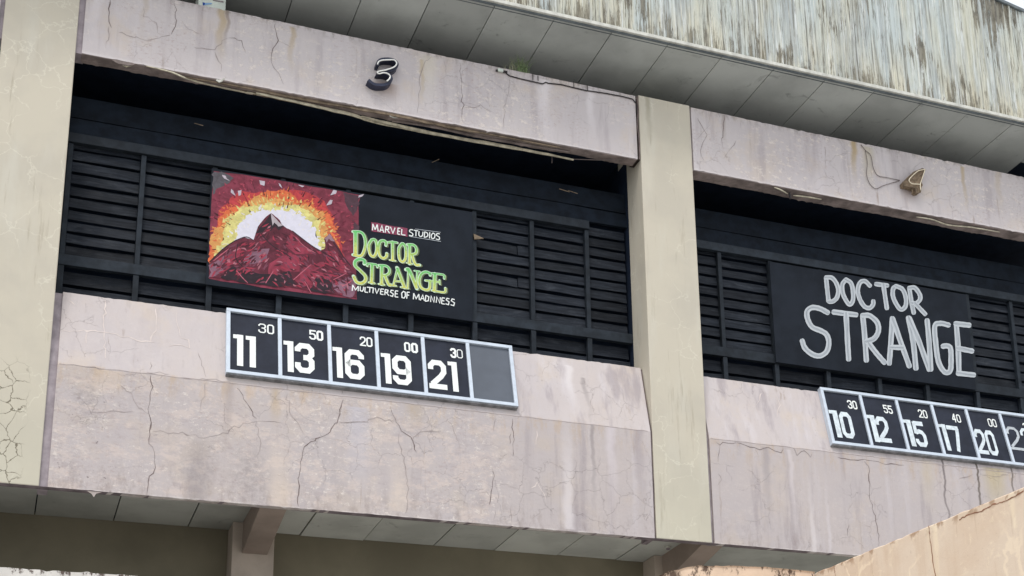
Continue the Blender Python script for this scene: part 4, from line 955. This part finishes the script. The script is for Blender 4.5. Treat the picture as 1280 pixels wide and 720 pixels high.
MB().tube([NP4.w(p.x, p.y, .035) for p in reversed(t2)]+[NP4.w(p.x, p.y, .035) for p in t1], .0085, 8).build('neon_tube', plain('cream_neon_tube', lin(232, 220, 196), .2, .05, 8), n4, smooth=True)
mb = MB(); mb.tube([NP4.w(*NP4.px(*p), -.02) for p in q9([(545, 500), (550, 535), (545, 560)])], .012, 6); mb.build('dangling_bracket', M['rust'], n4)
q10 = lambda L: pts(1040, 180, 10.29, L)
for P in ([(375, 10), (430, 80), (500, 150), (530, 300), (590, 405), (700, 430), (870, 465)], [(430, 84), (455, 250), (445, 380), (480, 500), (560, 575), (660, 535), (870, 470)]):
    Q = smooth([at(*p, 19.985) for p in q10(P)], 4)
    o = MB().tube(Q, .006, 6).build('feed_wire', M['wire'], None, smooth=True)
    tag(o, 'thin grey wire running down the right lintel to the rusty numeral, %s loop' % ('straight upper' if P[0][0] == 375 else 'sagging lower'), 'wire', 'wires to the rusty numeral')

# cable and its clamp along the left lintel
q5 = lambda L: pts(600, 0, 4.923, L)
cab = MB().tube([at(*p, 19.985) for p in q5([(150, 440), (180, 466), (250, 485), (330, 503), (385, 516), (405, 506), (420, 512), (500, 520), (580, 540), (650, 556), (780, 575), (880, 594), (940, 610), (962, 640), (966, 700)])], .010, 6).build('sagging_cable', M['cable'], None, smooth=True)
tag(cab, 'black cable sagging along the top of the left lintel towards the middle pillar', 'cable')
cl = thing('cable_clamp', 'small white junction fitting where the black cable starts on the lintel edge', 'junction box', at(625, 89, 20))
MB().box(*(lambda p: (p.x-.05, p.x+.045, 19.95, 20.0, p.z-.03, p.z+.025))(at(625, 89, 20))).build('housing', M['plastic'], cl, bevel=.012)
MB().tube([at(620, 88, 19.98), at(634, 90, 19.97)], .018, 8).build('cable_gland', M['cable'], cl)
mb = MB()
for p in ([(325, 455), (326, 492)], [(357, 465), (358, 495)], [(577, 500), (578, 536)], [(660, 522), (662, 552)]): mb.tube([at(*q, 19.99) for q in q5(p)], .006, 5)
mb.build('cable_ties', M['cable'], cab)

# weeds rooted on the lintel ledge
def weed(px, py, n, hgt, label, green):
    base = at(px, py, 20.03); t = thing('weed_tuft', label, 'plant', base)
    m = MB()
    for i in range(n):
        b = base+Vector((random.gauss(0, .06), random.uniform(-.02, .1), -.02)); h = hgt*random.uniform(.5, 1.1); lean = random.gauss(0, .12); ly = random.gauss(0, .05)
        wv = .006; prev = None
        for k in range(5):
            s = k/4; p = b+Vector((lean*s*s, ly*s, h*s*(1-.15*s))); wd = wv*(1-s*.9)
            cur = (p-Vector((wd, 0, 0)), p+Vector((wd, 0, 0)))
            if prev: m.poly([prev[0], prev[1], cur[1], cur[0]])
            prev = cur
    m.build('blades', green, t)['kind'] = 'stuff'
    s_ = MB()
    for i in range(16):
        b = base+Vector((random.gauss(0, .05), random.uniform(-.02, .06), random.uniform(.02, hgt*.7)))
        a = random.random()*6.28; l = .03
        s_.poly([b, b+Vector((l*math.cos(a), .01, l*math.sin(a)*.6+.01)), b+Vector((l*1.6*math.cos(a), .0, l*1.2*math.sin(a))), b+Vector((l*math.cos(a), -.01, l*math.sin(a)*.6-.012))])
    s_.build('leaves', green, t)['kind'] = 'stuff'
weed(653, 90, 70, .42, 'green tuft of weeds growing on top of the left lintel', M['grass'])
weed(641, 88, 22, .34, 'thin dry weeds beside the green tuft on the left lintel', plain('dry_weed', lin(130, 132, 108), .8, .2, 20))

# box on the ledge at the top left
bx = thing('ledge_box', 'off white plastic box with a blue arrow mark standing on the left lintel ledge', 'box', (2.16, 20.15, 14.07))
x0, x1 = at(248, 4, 20.05).x, at(282, 12, 20.05).x
MB().box(x0, x1, 20.05, 20.5, 14.07, 14.52).build('housing', M['plastic'], bx, bevel=.015)
MB().box(x0-.02, x1+.02, 20.035, 20.5, 14.525, 14.56).build('lid', M['plastic'], bx, bevel=.008)
BP = Plane((0, 20.045, 0), (1, 0, 0), (0, 0, 1), (0, -1, 0))
mb = MB(); mb.poly([BP.w(*BP.px(*p), .002) for p in pts(200, 0, 6.4, [(340, 18), (378, 28), (345, 45)])]); mb.build('blue_mark', M['blue'], bx)
mb = MB(); mb.poly([BP.w(*BP.px(*p), .003) for p in pts(200, 0, 6.4, [(360, 24), (418, 24), (412, 34), (358, 42)])]); mb.build('pale_blue_mark', M['pale_blue'], bx)
mb = MB(); mb.poly([BP.w(*BP.px(*p), .003) for p in pts(200, 0, 6.4, [(420, -4), (510, 12), (508, 22), (422, 5)])]); mb.build('vent_slot', M['gap'], bx)

# small fitting under the gallery
p = atz(835, 683, 6.545)
f = thing('soffit_fitting', 'small dark round fitting under the gallery soffit beside the middle bracket', 'ceiling light', (p.x, p.y, 6.55))
MB().tube([(p.x, p.y, 6.55), (p.x, p.y+.001, 6.515)], .045, 14).build('base', M['trim'], f); MB().tube([(p.x, p.y, 6.515), (p.x, p.y+.001, 6.49)], .03, 12).build('lens', M['gap'], f)

# ------------------------------------------------------------------ parapets in front of the building
E1 = 5.19
lw = MB(); rings = []
for x in edge_jit(-12, 3.5, .07):
    q = random.gauss(0, .012) if random.random() < .5 else 0
    rings.append([(x, 20, -1.6), (x, 20+abs(q), E1+q), (x, 20.25, E1+q*.5), (x, 20.25, -1.6)])
lwo = lw.loft(rings).build('canopy_parapet', mould_mat('mouldy_white_paint', E1, lin(216, 212, 206), .6))
tag(lwo, 'peeling white parapet under the gallery at the lower left edge', 'wall')
RS = 3.6/3.0; RZ = 3.6
path = [(6.22+.26, 7.67-2.6), (6.22, 7.67), (6.10, 8.87), (5.985, 10.07)]
path = [(x*RS, y*RS) for x, y in path]
def wall_along(path, z, th, mat, name, jit=.01):
    P = [Vector(p) for p in path]; Q = []
    for a, b in zip(P[:-1], P[1:]):
        n = max(1, int((b-a).length/.06)); Q += [a+(b-a)*k/n for k in range(n)]
    Q.append(P[-1]); rings = []
    for i, p in enumerate(Q):
        t = (Q[min(i+1, len(Q)-1)]-Q[max(i-1, 0)]).normalized(); nn = Vector((t.y, -t.x))
        q = random.gauss(0, jit)*(random.random() < .4); o = p+nn*th
        rings.append([(p.x, p.y, -1.6), (p.x, p.y, z+q*.6-.012), (p.x+nn.x*.012, p.y+nn.y*.012, z+q*.6), (o.x, o.y, z), (o.x, o.y, -1.6)])
    return MB().loft(rings).build(name, mat)
ramp = wall_along(path, RZ, .16, M['ramp'], 'ramp_parapet', .006)
tag(ramp, 'sunlit peach rendered ramp parapet rising across the lower right corner', 'wall')
cv = [(x*RS, y*RS) for x, y in ((5.95, 10.02), (5.6, 10.0), (5.2, 10.03), (5.0, 10.08), (4.88, 10.2), (4.81, 10.36), (4.80, 10.6), (4.9, 11.2))]
cv = [tuple(v) for v in smooth([Vector(c) for c in cv], 4)]
cw = wall_along(list(reversed(cv)), RZ-.01, -.16, mould_mat('mouldy_peach_render', RZ, lin(222, 196, 172), .6), 'curved_parapet', .012)
tag(cw, 'rounded end of the peach parapet with black peeling mould along its top', 'wall')
# crack and joints on the ramp parapet
U = (Vector(path[3])-Vector(path[1])).normalized(); U3 = Vector((U.x, U.y, 0)); Nn = Vector((-abs(U.y), 0, 0)); Nn = Vector((-U.y, U.x, 0)); Nn = Nn if Nn.x < 0 else -Nn
RP = Plane((path[1][0], path[1][1], 0), U3, (0, 0, 1), Nn)
rc = lambda L: pts(1000, 580, 4.571, L)
mb = MB()
for P, wd in (([(910, 320), (960, 290), (1040, 270), (1100, 235), (1180, 210), (1278, 155)], .012), ([(738, 352), (742, 400), (750, 480), (775, 640)], .01), ([(196, 580), (198, 600), (205, 640)], .006)):
    Q = []
    for a, b in zip(P[:-1], P[1:]):
        n = 6; Q += [(a[0]+(b[0]-a[0])*k/n, a[1]+(b[1]-a[1])*k/n) for k in range(n)]
    Q.append(P[-1]); S = [RP.px(*p)+Vector((random.gauss(0, .003), random.gauss(0, .003))) for p in rc(Q)]
    RP.stroke(mb, S, [wd*(.4+random.random()*.9) for _ in S], .003)
mb.build('surface_cracks', plain('peach_crack', lin(140, 100, 78), .95, .2, 10), ramp)['kind'] = 'stuff'
